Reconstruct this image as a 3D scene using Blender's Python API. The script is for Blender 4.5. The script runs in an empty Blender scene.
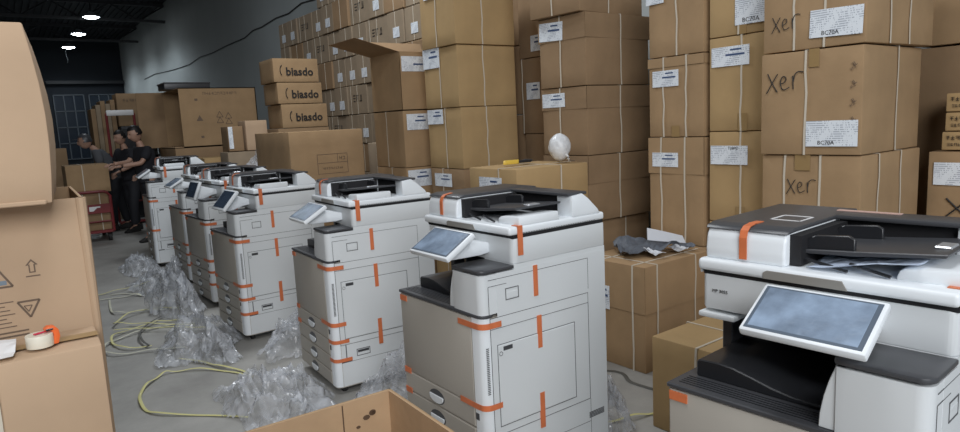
import bpy, bmesh, math, random
from mathutils import Vector, Matrix, noise
rnd = random.Random(7)
S = bpy.context.scene
COL = S.collection
PI = math.pi

# ------------------------------------------------------------------ camera
F_PX, PITCH, ROLL, CAM_H, YAW = 654.84, math.radians(8.2317), math.radians(2.8339), 1.4576, math.radians(36.0)
cam_d = bpy.data.cameras.new('camera'); cam = bpy.data.objects.new('camera', cam_d); COL.objects.link(cam)
cam_d.sensor_width = 36.0; cam_d.lens = F_PX * 36.0 / 960.0; cam_d.clip_start = 0.05; cam_d.clip_end = 200
cam.location = (0, 0, CAM_H)
_m = Matrix.Rotation(-YAW, 3, 'Z') @ Matrix.Rotation(PI / 2 - PITCH, 3, 'X') @ Matrix.Rotation(-ROLL, 3, 'Z')
cam.rotation_euler = _m.to_euler()
S.camera = cam

# ------------------------------------------------------------------ world, lights, exposure
S.view_settings.view_transform = 'Standard'; S.view_settings.look = 'None'
S.view_settings.gamma = 1.0; S.view_settings.use_curve_mapping = False
S.view_settings.exposure = 0.36
w = bpy.data.worlds.new('world'); S.world = w; w.use_nodes = True
w.node_tree.nodes['Background'].inputs[0].default_value = (0.62, 0.72, 0.85, 1)
w.node_tree.nodes['Background'].inputs[1].default_value = 0.35

def area(name, loc, target, size, power, color, sy=None):
    d = bpy.data.lights.new(name, 'AREA'); d.energy = power; d.color = color
    d.shape = 'RECTANGLE'; d.size = size; d.size_y = sy or size
    o = bpy.data.objects.new(name, d); COL.objects.link(o); o.location = loc
    o.rotation_euler = (Vector(target) - Vector(loc)).to_track_quat('-Z', 'Y').to_euler()
    return o
area('daylight_from_loading_door', (-1.6, -3.6, 3.7), (1.4, 3.4, 0.6), 4.0, 250, (0.98, 0.985, 1.0), 2.6)
area('wall_fill_light', (1.6, 12.5, 5.0), (1.9, 12.5, 0), 1.0, 26, (0.86, 0.93, 1.0), 1.0)  # unseen fill added to brighten the far grey wall
area('ceiling_light_near', (0.6, 1.2, 4.6), (0.6, 1.2, 0), 1.2, 50, (0.95, 0.97, 1.0), 1.2)
area('ceiling_light_middle', (2.2, 5.6, 4.9), (2.2, 5.6, 0), 1.0, 85, (0.92, 0.96, 1.0), 1.0)

# ------------------------------------------------------------------ materials
MATS = {}
def mat(name, color, rough=0.6, metal=0.0, var=0.0, scale=6.0, bump=0.0, bscale=40.0, spec=0.5, alpha=1.0, emit=None, coat=0.0, stretch=None):
    if name in MATS: return MATS[name]
    m = bpy.data.materials.new(name); m.use_nodes = True; nt = m.node_tree
    b = nt.nodes['Principled BSDF']
    b.inputs['Base Color'].default_value = (*color, 1); b.inputs['Roughness'].default_value = rough
    b.inputs['Metallic'].default_value = metal; b.inputs['Specular IOR Level'].default_value = spec
    b.inputs['Alpha'].default_value = alpha; b.inputs['Coat Weight'].default_value = coat
    tc = nt.nodes.new('ShaderNodeTexCoord'); src = tc.outputs['Object']
    if stretch:
        mp = nt.nodes.new('ShaderNodeMapping'); mp.inputs['Scale'].default_value = stretch
        nt.links.new(src, mp.inputs['Vector']); src = mp.outputs['Vector']
    if var:
        n = nt.nodes.new('ShaderNodeTexNoise'); n.inputs['Scale'].default_value = scale; n.inputs['Detail'].default_value = 6
        nt.links.new(src, n.inputs['Vector'])
        r = nt.nodes.new('ShaderNodeMapRange'); r.inputs[1].default_value = 0.3; r.inputs[2].default_value = 0.7
        r.inputs[3].default_value = 1 - var; r.inputs[4].default_value = 1 + var
        nt.links.new(n.outputs['Fac'], r.inputs[0])
        x = nt.nodes.new('ShaderNodeVectorMath'); x.operation = 'SCALE'; x.inputs[0].default_value = color
        nt.links.new(r.outputs[0], x.inputs['Scale']); nt.links.new(x.outputs[0], b.inputs['Base Color'])
    if bump:
        n2 = nt.nodes.new('ShaderNodeTexNoise'); n2.inputs['Scale'].default_value = bscale; n2.inputs['Detail'].default_value = 4
        nt.links.new(src, n2.inputs['Vector'])
        bp = nt.nodes.new('ShaderNodeBump'); bp.inputs['Strength'].default_value = bump; bp.inputs['Distance'].default_value = 0.01
        nt.links.new(n2.outputs['Fac'], bp.inputs['Height']); nt.links.new(bp.outputs[0], b.inputs['Normal'])
    if emit:
        b.inputs['Emission Color'].default_value = (*color, 1); b.inputs['Emission Strength'].default_value = emit
    MATS[name] = m; return m

CB = mat('cardboard', (0.375, 0.25, 0.138), 0.82, var=0.09, scale=5, bump=0.25, bscale=14, spec=0.25)
CBD = mat('cardboard_dull_brown', (0.30, 0.20, 0.115), 0.85, var=0.10, scale=4, bump=0.25, bscale=14, spec=0.2)
CBY = mat('cardboard_golden', (0.44, 0.30, 0.148), 0.8, var=0.08, scale=4, bump=0.22, bscale=12, spec=0.25)
CBP = mat('cardboard_pale', (0.50, 0.355, 0.235), 0.8, var=0.06, scale=3, bump=0.15, bscale=12, spec=0.25)
CBI = mat('cardboard_inside', (0.44, 0.30, 0.18), 0.85, var=0.10, scale=6, bump=0.2, bscale=20, spec=0.2)
CBG = mat('cardboard_greyed', (0.30, 0.235, 0.165), 0.85, var=0.10, scale=6, spec=0.2)
SEAM = mat('carton_seam_shadowless_ink', (0.10, 0.06, 0.035), 0.9)
STRAP = mat('white_strap', (0.62, 0.56, 0.46), 0.45)
TAPEB = mat('brown_packing_tape', (0.33, 0.22, 0.10), 0.3, spec=0.5)
INK = mat('black_ink', (0.02, 0.018, 0.017), 0.6)
INKF = mat('faded_ink', (0.16, 0.11, 0.075), 0.7)
INKB = mat('blue_ink', (0.05, 0.09, 0.2), 0.6)
PW = mat('printer_white', (0.655, 0.685, 0.70), 0.38, var=0.015, scale=3, spec=0.4)
PWB = mat('printer_bright_white', (0.76, 0.80, 0.83), 0.35, spec=0.4)
PG = mat('printer_white_shaded', (0.42, 0.395, 0.35), 0.42, var=0.02, scale=3, spec=0.4)  # same white body; shade on the copier fronts put into the colour
PSEAM = mat('printer_seam', (0.10, 0.105, 0.11), 0.6)
PB = mat('printer_black', (0.018, 0.019, 0.022), 0.33, spec=0.5)
PB2 = mat('printer_charcoal', (0.055, 0.057, 0.063), 0.36, spec=0.5)
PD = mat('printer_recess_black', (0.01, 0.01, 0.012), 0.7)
OR = mat('orange_tape', (0.62, 0.17, 0.065), 0.45, var=0.08, scale=30)
SCR = mat('screen_glass_sky_tint', (0.23, 0.30, 0.40), 0.22, var=0.35, scale=14, bump=0.25, bscale=18, spec=0.7, coat=0.5)  # reflected sky put into the pale blue base; mottling is clinging film
SCRD = mat('screen_glass_dark', (0.045, 0.065, 0.10), 0.25, var=0.3, scale=12, spec=0.6)
RED = mat('red_paint', (0.20, 0.025, 0.028), 0.45, var=0.1)
STEEL = mat('bright_steel', (0.6, 0.62, 0.65), 0.35, metal=0.7)
RUB = mat('black_rubber', (0.02, 0.02, 0.02), 0.7)
WHITE = mat('white_plastic', (0.78, 0.78, 0.78), 0.4)

def label_mat(name, tint=(0.80, 0.85, 0.90), rows=95.0, dense=0.5):
    m = bpy.data.materials.new(name); m.use_nodes = True; nt = m.node_tree; b = nt.nodes['Principled BSDF']
    b.inputs['Roughness'].default_value = 0.45
    tc = nt.nodes.new('ShaderNodeTexCoord')
    sep = nt.nodes.new('ShaderNodeSeparateXYZ'); nt.links.new(tc.outputs['Object'], sep.inputs[0])
    mu = nt.nodes.new('ShaderNodeMath'); mu.operation = 'MULTIPLY'; mu.inputs[1].default_value = rows
    nt.links.new(sep.outputs['Z'], mu.inputs[0])
    fr = nt.nodes.new('ShaderNodeMath'); fr.operation = 'FRACT'; nt.links.new(mu.outputs[0], fr.inputs[0])
    gt = nt.nodes.new('ShaderNodeMath'); gt.operation = 'GREATER_THAN'; gt.inputs[1].default_value = 0.5
    nt.links.new(fr.outputs[0], gt.inputs[0])
    mp = nt.nodes.new('ShaderNodeMapping'); mp.inputs['Scale'].default_value = (140, 140, rows * 0.5)
    nt.links.new(tc.outputs['Object'], mp.inputs[0])
    n = nt.nodes.new('ShaderNodeTexNoise'); n.inputs['Scale'].default_value = 1.0; nt.links.new(mp.outputs[0], n.inputs['Vector'])
    mp2 = nt.nodes.new('ShaderNodeMapping'); mp2.inputs['Scale'].default_value = (14, 14, 11)
    nt.links.new(tc.outputs['Object'], mp2.inputs[0])
    n2 = nt.nodes.new('ShaderNodeTexNoise'); n2.inputs['Scale'].default_value = 1.0; nt.links.new(mp2.outputs[0], n2.inputs['Vector'])
    ad = nt.nodes.new('ShaderNodeMath'); ad.operation = 'ADD'; nt.links.new(n.outputs['Fac'], ad.inputs[0]); nt.links.new(n2.outputs['Fac'], ad.inputs[1])
    g2 = nt.nodes.new('ShaderNodeMath'); g2.operation = 'GREATER_THAN'; g2.inputs[1].default_value = 1.02; nt.links.new(ad.outputs[0], g2.inputs[0])
    a = nt.nodes.new('ShaderNodeMath'); a.operation = 'MULTIPLY'; nt.links.new(gt.outputs[0], a.inputs[0]); nt.links.new(g2.outputs[0], a.inputs[1])
    a2 = nt.nodes.new('ShaderNodeMath'); a2.operation = 'MULTIPLY'; a2.inputs[1].default_value = dense; nt.links.new(a.outputs[0], a2.inputs[0])
    mx = nt.nodes.new('ShaderNodeMix'); mx.data_type = 'RGBA'
    mx.inputs['A'].default_value = (*tint, 1); mx.inputs['B'].default_value = (0.10, 0.13, 0.2, 1)
    nt.links.new(a2.outputs[0], mx.inputs['Factor']); nt.links.new(mx.outputs['Result'], b.inputs['Base Color'])
    return m
PAPER = label_mat('shipping_label_paper')

def film_mat(name, color, alpha, rough=0.22):
    m = bpy.data.materials.new(name); m.use_nodes = True; nt = m.node_tree; b = nt.nodes['Principled BSDF']
    b.inputs['Base Color'].default_value = (*color, 1); b.inputs['Roughness'].default_value = rough
    b.inputs['Specular IOR Level'].default_value = 1.0
    tc = nt.nodes.new('ShaderNodeTexCoord')
    n = nt.nodes.new('ShaderNodeTexNoise'); n.inputs['Scale'].default_value = 4; n.inputs['Detail'].default_value = 4; n.inputs['Distortion'].default_value = 1.5
    nt.links.new(tc.outputs['Object'], n.inputs['Vector'])
    r = nt.nodes.new('ShaderNodeMapRange'); r.inputs[1].default_value = 0.35; r.inputs[2].default_value = 0.7
    r.inputs[3].default_value = alpha * 0.4; r.inputs[4].default_value = min(1, alpha * 1.6)
    nt.links.new(n.outputs['Fac'], r.inputs[0]); nt.links.new(r.outputs[0], b.inputs['Alpha'])
    v = nt.nodes.new('ShaderNodeTexVoronoi'); v.feature = 'DISTANCE_TO_EDGE'; v.inputs['Scale'].default_value = 11
    mx = nt.nodes.new('ShaderNodeVectorMath'); mx.operation = 'ADD'; nt.links.new(tc.outputs['Object'], mx.inputs[0])
    n3 = nt.nodes.new('ShaderNodeTexNoise'); n3.inputs['Scale'].default_value = 5; nt.links.new(tc.outputs['Object'], n3.inputs['Vector'])
    sc = nt.nodes.new('ShaderNodeVectorMath'); sc.operation = 'SCALE'; sc.inputs['Scale'].default_value = 0.35
    nt.links.new(n3.outputs['Color'], sc.inputs[0]); nt.links.new(sc.outputs[0], mx.inputs[1]); nt.links.new(mx.outputs[0], v.inputs['Vector'])
    bp = nt.nodes.new('ShaderNodeBump'); bp.inputs['Strength'].default_value = 0.8; bp.inputs['Distance'].default_value = 0.03
    nt.links.new(v.outputs['Distance'], bp.inputs['Height']); nt.links.new(bp.outputs[0], b.inputs['Normal'])
    return m
FILM = film_mat('clear_crumpled_film', (0.66, 0.69, 0.74), 0.46)

# ------------------------------------------------------------------ mesh helpers
def link(o, parent=None):
    COL.objects.link(o)
    if parent is not None: o.parent = parent
    return o

class MB:
    def __init__(s): s.bm = bmesh.new(); s.mats = []; s.cur = 0
    def use(s, m):
        if m not in s.mats: s.mats.append(m)
        s.cur = s.mats.index(m); return s
    def _merge(s, b2, M=None):
        if M is not None: bmesh.ops.transform(b2, matrix=M, verts=b2.verts)
        for f in b2.faces: f.material_index = s.cur
        me = bpy.data.meshes.new('t'); b2.to_mesh(me); b2.free(); s.bm.from_mesh(me); bpy.data.meshes.remove(me)
        return s
    def box(s, x0, y0, z0, x1, y1, z1, bev=0.0, seg=2, M=None):
        b = bmesh.new(); bmesh.ops.create_cube(b, size=1)
        for v in b.verts:
            v.co = Vector(((x0 + x1) / 2 + v.co.x * (x1 - x0), (y0 + y1) / 2 + v.co.y * (y1 - y0), (z0 + z1) / 2 + v.co.z * (z1 - z0)))
        if bev: bmesh.ops.bevel(b, geom=list(b.edges), offset=bev, segments=seg, affect='EDGES', profile=0.5)
        bmesh.ops.recalc_face_normals(b, faces=b.faces)
        return s._merge(b, M)
    def prism(s, pts, a0, a1, axis='y', bev=0.0, seg=2, M=None):
        """extrude a polygon; axis y: pts are (x,z); axis x: pts are (y,z); axis z: pts are (x,y)"""
        b = bmesh.new()
        def P(p, a):
            return Vector({'y': (p[0], a, p[1]), 'x': (a, p[0], p[1]), 'z': (p[0], p[1], a)}[axis])
        A = [b.verts.new(P(p, a0)) for p in pts]; B = [b.verts.new(P(p, a1)) for p in pts]
        b.faces.new(A); b.faces.new(B[::-1])
        for i in range(len(pts)):
            j = (i + 1) % len(pts); b.faces.new((A[i], B[i], B[j], A[j]))
        bmesh.ops.recalc_face_normals(b, faces=b.faces)
        if bev: bmesh.ops.bevel(b, geom=list(b.edges), offset=bev, segments=seg, affect='EDGES', profile=0.5)
        return s._merge(b, M)
    def tube(s, pts, r, n=8, close=False, flat=1.0, M=None, cap=True):
        b = bmesh.new(); P = [Vector(p) for p in pts]; rings = []
        L = len(P)
        for i, p in enumerate(P):
            if close: d = P[(i + 1) % L] - P[i - 1]
            else: d = (P[min(i + 1, L - 1)] - P[max(i - 1, 0)])
            d.normalize()
            up = Vector((0, 0, 1)) if abs(d.z) < 0.95 else Vector((0, 1, 0))
            a = d.cross(up).normalized(); c = a.cross(d).normalized()
            rr = r[i] if isinstance(r, (list, tuple)) else r
            rings.append([b.verts.new(p + a * math.cos(2 * PI * k / n) * rr + c * math.sin(2 * PI * k / n) * rr * flat) for k in range(n)])
        m_ = L if close else L - 1
        for i in range(m_):
            A, B = rings[i], rings[(i + 1) % L]
            for k in range(n): b.faces.new((A[k], A[(k + 1) % n], B[(k + 1) % n], B[k]))
        if cap and not close:
            b.faces.new(rings[0][::-1]); b.faces.new(rings[-1])
        bmesh.ops.recalc_face_normals(b, faces=b.faces)
        return s._merge(b, M)
    def lathe(s, prof, n=24, M=None):
        b = bmesh.new(); rings = []
        for (r, z) in prof:
            rings.append([b.verts.new((max(r, 1e-4) * math.cos(2 * PI * k / n), max(r, 1e-4) * math.sin(2 * PI * k / n), z)) for k in range(n)])
        for A, B in zip(rings, rings[1:]):
            for k in range(n): b.faces.new((A[k], A[(k + 1) % n], B[(k + 1) % n], B[k]))
        b.faces.new(rings[0][::-1]); b.faces.new(rings[-1])
        bmesh.ops.recalc_face_normals(b, faces=b.faces)
        return s._merge(b, M)
    def text(s, string, size, M, bold=0.0):
        if string.startswith('~'):       # print too blurred to read: blocky unreadable strokes
            n = int(string[1:]); r2 = random.Random(n * 31); b = bmesh.new()
            for i in range(n):
                cx = (i - (n - 1) / 2) * size * .72
                for (x0, y0, x1, y1) in r2.sample([(-.26, -.34, -.16, .34), (.16, -.34, .26, .34), (-.26, .24, .26, .34), (-.26, -.34, .26, -.24), (-.26, -.05, .26, .05), (-.05, -.34, .05, .34)], 3):
                    c = bmesh.ops.create_cube(b, size=1)
                    for v in c['verts']: v.co = Vector((cx + size * ((x0 + x1) / 2 + v.co.x * (x1 - x0)), size * ((y0 + y1) / 2 + v.co.y * (y1 - y0)), v.co.z * .0008))
            return s._merge(b, M)
        cu = bpy.data.curves.new('t', 'FONT'); cu.body = string; cu.size = size; cu.align_x = 'CENTER'; cu.align_y = 'CENTER'
        cu.resolution_u = 2; cu.extrude = 0.0004; cu.offset = bold
        o = bpy.data.objects.new('t', cu); me = o.to_mesh()
        b = bmesh.new(); b.from_mesh(me); o.to_mesh_clear(); bpy.data.objects.remove(o); bpy.data.curves.remove(cu)
        return s._merge(b, M)
    def build(s, name, parent=None, smooth=True, loc=None):
        me = bpy.data.meshes.new(name); s.bm.to_mesh(me); s.bm.free()
        for m in s.mats: me.materials.append(m)
        if smooth and len(me.polygons):
            me.shade_smooth(); me.set_sharp_from_angle(angle=math.radians(32))
        o = bpy.data.objects.new(name, me); link(o, parent)
        if loc: o.location = loc
        return o

def tag(o, label, cat=None, group=None, kind=None):
    if label: o['label'] = label
    if cat: o['category'] = cat
    if group: o['group'] = group
    if kind: o['kind'] = kind
    return o
def thing(name, label, cat, loc=(0, 0, 0), rz=0.0, group=None):
    o = bpy.data.objects.new(name, None); o.empty_display_size = 0.1; link(o)
    o.location = loc; o.rotation_euler = (0, 0, rz)
    return tag(o, label, cat, group)
def struct(name, mb, smooth=False):
    return tag(mb.build(name, smooth=smooth), None, kind='structure')

def copy_tree(root, loc, rz, label, group=None):
    def rec(o, par):
        c = o.copy(); COL.objects.link(c)
        if par is not None: c.parent = par
        for ch in o.children: rec(ch, c)
        return c
    r = rec(root, None); r.location = loc; r.rotation_euler = (0, 0, rz); r['label'] = label
    if group: r['group'] = group
    return r
# text planes: FX reads on a face whose outward normal is -X (reader looks along +X), FY on a face with normal -Y
def FX(x, y, z, rot=0): return Matrix.Translation((x, y, z)) @ Matrix(((0, 0, -1, 0), (-1, 0, 0, 0), (0, 1, 0, 0), (0, 0, 0, 1))) @ Matrix.Rotation(rot, 4, 'Z')
def FY(x, y, z, rot=0): return Matrix.Translation((x, y, z)) @ Matrix(((1, 0, 0, 0), (0, 0, -1, 0), (0, 1, 0, 0), (0, 0, 0, 1))) @ Matrix.Rotation(rot, 4, 'Z')

# ------------------------------------------------------------------ setting
def concrete():
    m = bpy.data.materials.new('concrete_floor'); m.use_nodes = True; nt = m.node_tree; b = nt.nodes['Principled BSDF']
    tc = nt.nodes.new('ShaderNodeTexCoord')
    n = nt.nodes.new('ShaderNodeTexNoise'); n.inputs['Scale'].default_value = 1.6; n.inputs['Detail'].default_value = 8; n.inputs['Roughness'].default_value = 0.65
    nt.links.new(tc.outputs['Object'], n.inputs['Vector'])
    cr = nt.nodes.new('ShaderNodeValToRGB'); e = cr.color_ramp.elements
    e[0].position = 0.32; e[0].color = (0.27, 0.265, 0.25, 1); e[1].position = 0.7; e[1].color = (0.43, 0.425, 0.40, 1)
    nt.links.new(n.outputs['Fac'], cr.inputs[0]); nt.links.new(cr.outputs[0], b.inputs['Base Color'])
    b.inputs['Roughness'].default_value = 0.55; b.inputs['Specular IOR Level'].default_value = 0.35
    n2 = nt.nodes.new('ShaderNodeTexNoise'); n2.inputs['Scale'].default_value = 60; nt.links.new(tc.outputs['Object'], n2.inputs['Vector'])
    bp = nt.nodes.new('ShaderNodeBump'); bp.inputs['Strength'].default_value = 0.12; bp.inputs['Distance'].default_value = 0.01
    nt.links.new(n2.outputs['Fac'], bp.inputs['Height']); nt.links.new(bp.outputs[0], b.inputs['Normal'])
    return m
WALLM = mat('grey_plaster', (0.40, 0.43, 0.425), 0.8, var=0.06, scale=0.8, bump=0.1, bscale=10)
DARKW = mat('dark_blue_grey_wall', (0.012, 0.016, 0.022), 0.85, var=0.15, scale=0.6)
CEIL = mat('dark_corrugated_roof', (0.008, 0.010, 0.013), 0.8, var=0.2, scale=0.7)
BEAM = mat('dark_steel_beam', (0.014, 0.016, 0.019), 0.6)
XW, YB, ZC = 4.9, 33.0, 5.7
struct('floor', MB().use(concrete()).box(-6, -3.2, -0.1, XW + .2, YB + .2, 0))
struct('wall_right', MB().use(WALLM).box(XW, -3.2, 0, XW + .2, YB + .2, ZC))
struct('wall_back', MB().use(DARKW).box(-6, YB, 0, XW, YB + .2, ZC))
struct('wall_left', MB().use(DARKW).box(-6.2, -3.2, 0, -6, YB + .2, ZC))
cb = MB().use(CEIL).box(-6.2, -3.2, ZC, XW + .2, YB + .2, ZC + .15)
for i in range(60):
    cb.box(-6.0 + i * 0.18, -3.2, ZC - .03, -5.93 + i * 0.18, YB, ZC)
struct('ceiling', cb)
for k, y in enumerate((8.0, 13.0, 18.0, 23.5, 28.5)):
    t = MB().use(BEAM).box(-6, y - .05, ZC - .62, XW, y + .05, ZC - .54).box(-6, y - .05, ZC - .12, XW, y + .05, ZC - .03)
    for i in range(14):
        x = -6 + i * 0.78; up = i % 2
        t.tube([(x, y, ZC - .58 if up else ZC - .08), (x + .78, y, ZC - .08 if up else ZC - .58)], 0.025, 6)
    struct('trim_%d' % (k + 1), t)
struct('trim_6', MB().use(BEAM).box(0.2, YB - .25, 0, .45, YB, ZC).box(2.0, YB - .3, 3.85, XW, YB - .15, 3.98))
RAIL = mat('pale_window_bar', (0.07, 0.085, 0.10), 0.5)
GLS = mat('night_window_glass', (0.012, 0.02, 0.032), 0.15, spec=0.6)
def window(n, x0, x1, z0, z1, nx, nz):
    r = thing('window_%d' % n, None, None, (x0, YB - .02, z0)); r['kind'] = 'structure'
    MB().use(GLS).box(0, -.02, 0, x1 - x0, 0, z1 - z0).build('window_pane', r, False)
    f = MB().use(RAIL)
    for i in range(nx + 1):
        x = (x1 - x0) * i / nx; f.box(x - .02, -.07, 0, x + .02, -.02, z1 - z0)
    for j in range(nz + 1):
        z = (z1 - z0) * j / nz; f.box(0, -.07, z - .018, x1 - x0, -.02, z + .018)
    f.build('window_frame', r, False)
window(1, 2.2, 3.3, 0.7, 3.4, 3, 4)
window(2, 3.5, 4.6, 0.7, 3.4, 3, 4)
window(3, 0.6, 1.9, 0.7, 3.4, 3, 4)

# ceiling lamps far down the hall
LAMPE = mat('lamp_glow', (0.9, 0.96, 1.0), 0.5, emit=26)
LAMPS = mat('lamp_shade_metal', (0.5, 0.55, 0.6), 0.4, metal=0.5)
SX = 2.76
for i, (y, lab) in enumerate(((22.9, 'nearest and topmost of three glowing round lamps under the dark roof'), (26.6, 'middle one of three glowing round lamps under the dark roof'), (30.4, 'farthest and lowest of three glowing round lamps, with a dangling wire'))):
    r = thing('ceiling_lamp', lab, 'lamp', (SX, y, 5.07), 0, 'lamps under the far roof')
    MB().use(LAMPS).lathe([(0.05, .16), (0.10, .12), (0.24, .03), (0.25, 0.0), (0.24, 0.0)], 28).build('lamp_shade', r)
    MB().use(LAMPE).lathe([(0.0, -0.045), (0.11, -0.04), (0.18, -0.02), (0.21, 0.0), (0.0, 0.001)], 28).build('light_disc', r)
    MB().use(BEAM).tube([(0, 0, .15), (0, 0, ZC - 5.07)], 0.02).build('hanger', r)
    if i == 2:
        MB().use(LAMPS).tube([(-.1, -.3, -.0), (-.16, -.34, -.25), (-.12, -.34, -.5), (-.13, -.34, -.62)], 0.012).build('dangling_wire', r)
    l = bpy.data.lights.new('lamp_light', 'SPOT'); l.spot_size = math.radians(165); l.spot_blend = .4; l.energy = 90; l.color = (0.82, 0.92, 1.0); l.shadow_soft_size = 0.3
    lo = bpy.data.objects.new('lamp_light', l); link(lo, r); lo.location = (0, 0, -.38)

# cable along the right wall
tag(MB().use(INK).tube([(XW - .02, y, z) for y, z in ((28, 3.66), (26, 3.68), (23, 3.56), (20.9, 3.52), (19.6, 3.60), (18.2, 3.57), (17, 3.60), (15.5, 3.60), (14.9, 3.68), (14.3, 3.67), (13.4, 3.72), (12.7, 3.70), (12, 3.78), (11.4, 3.74), (10.6, 3.86), (9.9, 3.9))], 0.010, 6).build('cable'), 'thin dark cable sagging along the grey plaster wall', 'cable')

# ------------------------------------------------------------------ cartons
def bulged(w_, d_, h_, m, bulge=0.004, seed=0, cuts=4, jit=0.003):
    b = bmesh.new(); bmesh.ops.create_cube(b, size=1)
    bmesh.ops.subdivide_edges(b, edges=list(b.edges), cuts=cuts, use_grid_fill=True)
    for v in b.verts:
        p = v.co.copy()
        fx, fy, fz = 1 - (2 * p.x) ** 2, 1 - (2 * p.y) ** 2, 1 - (2 * p.z) ** 2
        n = noise.noise(Vector((p.x * 2.3 + seed, p.y * 2.3, p.z * 2.3 + seed * 1.7)))
        q = Vector(((p.x + .5) * w_, (p.y + .5) * d_, (p.z + .5) * h_))
        if abs(p.x) > .499: q.x += math.copysign((bulge * fy * fz + jit * n * (fy + .2)) , p.x)
        if abs(p.y) > .499: q.y += math.copysign((bulge * fx * fz + jit * n * (fx + .2)), p.y)
        v.co = q
    sharp = [e for e in b.edges if len(e.link_faces) == 2 and e.link_faces[0].normal.angle(e.link_faces[1].normal) > 1.0]
    bmesh.ops.bevel(b, geom=sharp, offset=0.006, segments=2, affect='EDGES', profile=0.5)
    bmesh.ops.recalc_face_normals(b, faces=b.faces)
    mb = MB().use(m); return mb._merge(b)

def strap_loop(mb, w_, d_, h_, axis, c, off=0.0075, wd=0.0055, seed=0):
    """a flat band round the carton. axis 'y': loop in the YZ plane at x=c; axis 'x': loop in the XZ plane at y=c"""
    t = 0.0012
    r2 = random.Random(seed)
    def j(): return r2.uniform(-.006, .006)
    N = 5
    if axis == 'y':
        for yy0, yy1 in ((-off - t, -off), (d_ + off, d_ + off + t)):
            xs = [c + (j() if 0 < i < N else 0) for i in range(N + 1)]
            for i in range(N):
                z0, z1 = -.0 + (h_) * i / N, h_ * (i + 1) / N
                mb.prism([(xs[i] - wd, z0), (xs[i] + wd, z0), (xs[i + 1] + wd, z1), (xs[i + 1] - wd, z1)], yy0, yy1, 'y')
        mb.box(c - wd, -off, h_ + .001, c + wd, d_ + off, h_ + .003)
    else:
        for x0, x1 in ((-off - t, -off), (w_ + off, w_ + off + t)):
            xs = [c + (j() if 0 < i < N else 0) for i in range(N + 1)]
            for i in range(N):
                z0, z1 = (h_) * i / N, h_ * (i + 1) / N
                mb.prism([(xs[i] - wd, z0), (xs[i] + wd, z0), (xs[i + 1] + wd, z1), (xs[i + 1] - wd, z1)], x0, x1, 'x')
        mb.box(-off, c - wd, h_ + .001, w_ + off, c + wd, h_ + .003)
    return mb

XER = [[(0, 1), (.25, .5), (.55, 0)], [(.55, .95), (.3, .55), (-.05, -.05)],
       [(.72, .42), (.95, .5), (1.02, .72), (.85, .8), (.72, .55), (.78, .2), (.95, .1), (1.2, .22)],
       [(1.38, .8), (1.4, .45), (1.42, .1)], [(1.42, .5), (1.5, .85), (1.7, 1.0), (1.95, .95)]]
def scrawl(name, parent, face, a, b_, c, size, sl=0.0):
    """handwritten letters; face 'x' or 'y'. a = plane position, b_ = start, c = base height"""
    mb = MB().use(INK)
    for st in XER:
        # smooth by subdividing
        P = [Vector((x + y * sl, y)) for x, y in st]; Q = []
        for i in range(len(P) - 1):
            for k in range(4):
                t = k / 4; p0 = P[max(i - 1, 0)]; p1 = P[i]; p2 = P[i + 1]; p3 = P[min(i + 2, len(P) - 1)]
                Q.append(0.5 * ((2 * p1) + (-p0 + p2) * t + (2 * p0 - 5 * p1 + 4 * p2 - p3) * t * t + (-p0 + 3 * p1 - 3 * p2 + p3) * t ** 3))
        Q.append(P[-1])
        if face == 'x': pts = [(a, b_ - q.x * size, c + q.y * size) for q in Q]
        else: pts = [(b_ + q.x * size, a, c + q.y * size) for q in Q]
        mb.tube(pts, size * .027, 6)
    return mb.build(name, parent)

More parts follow.
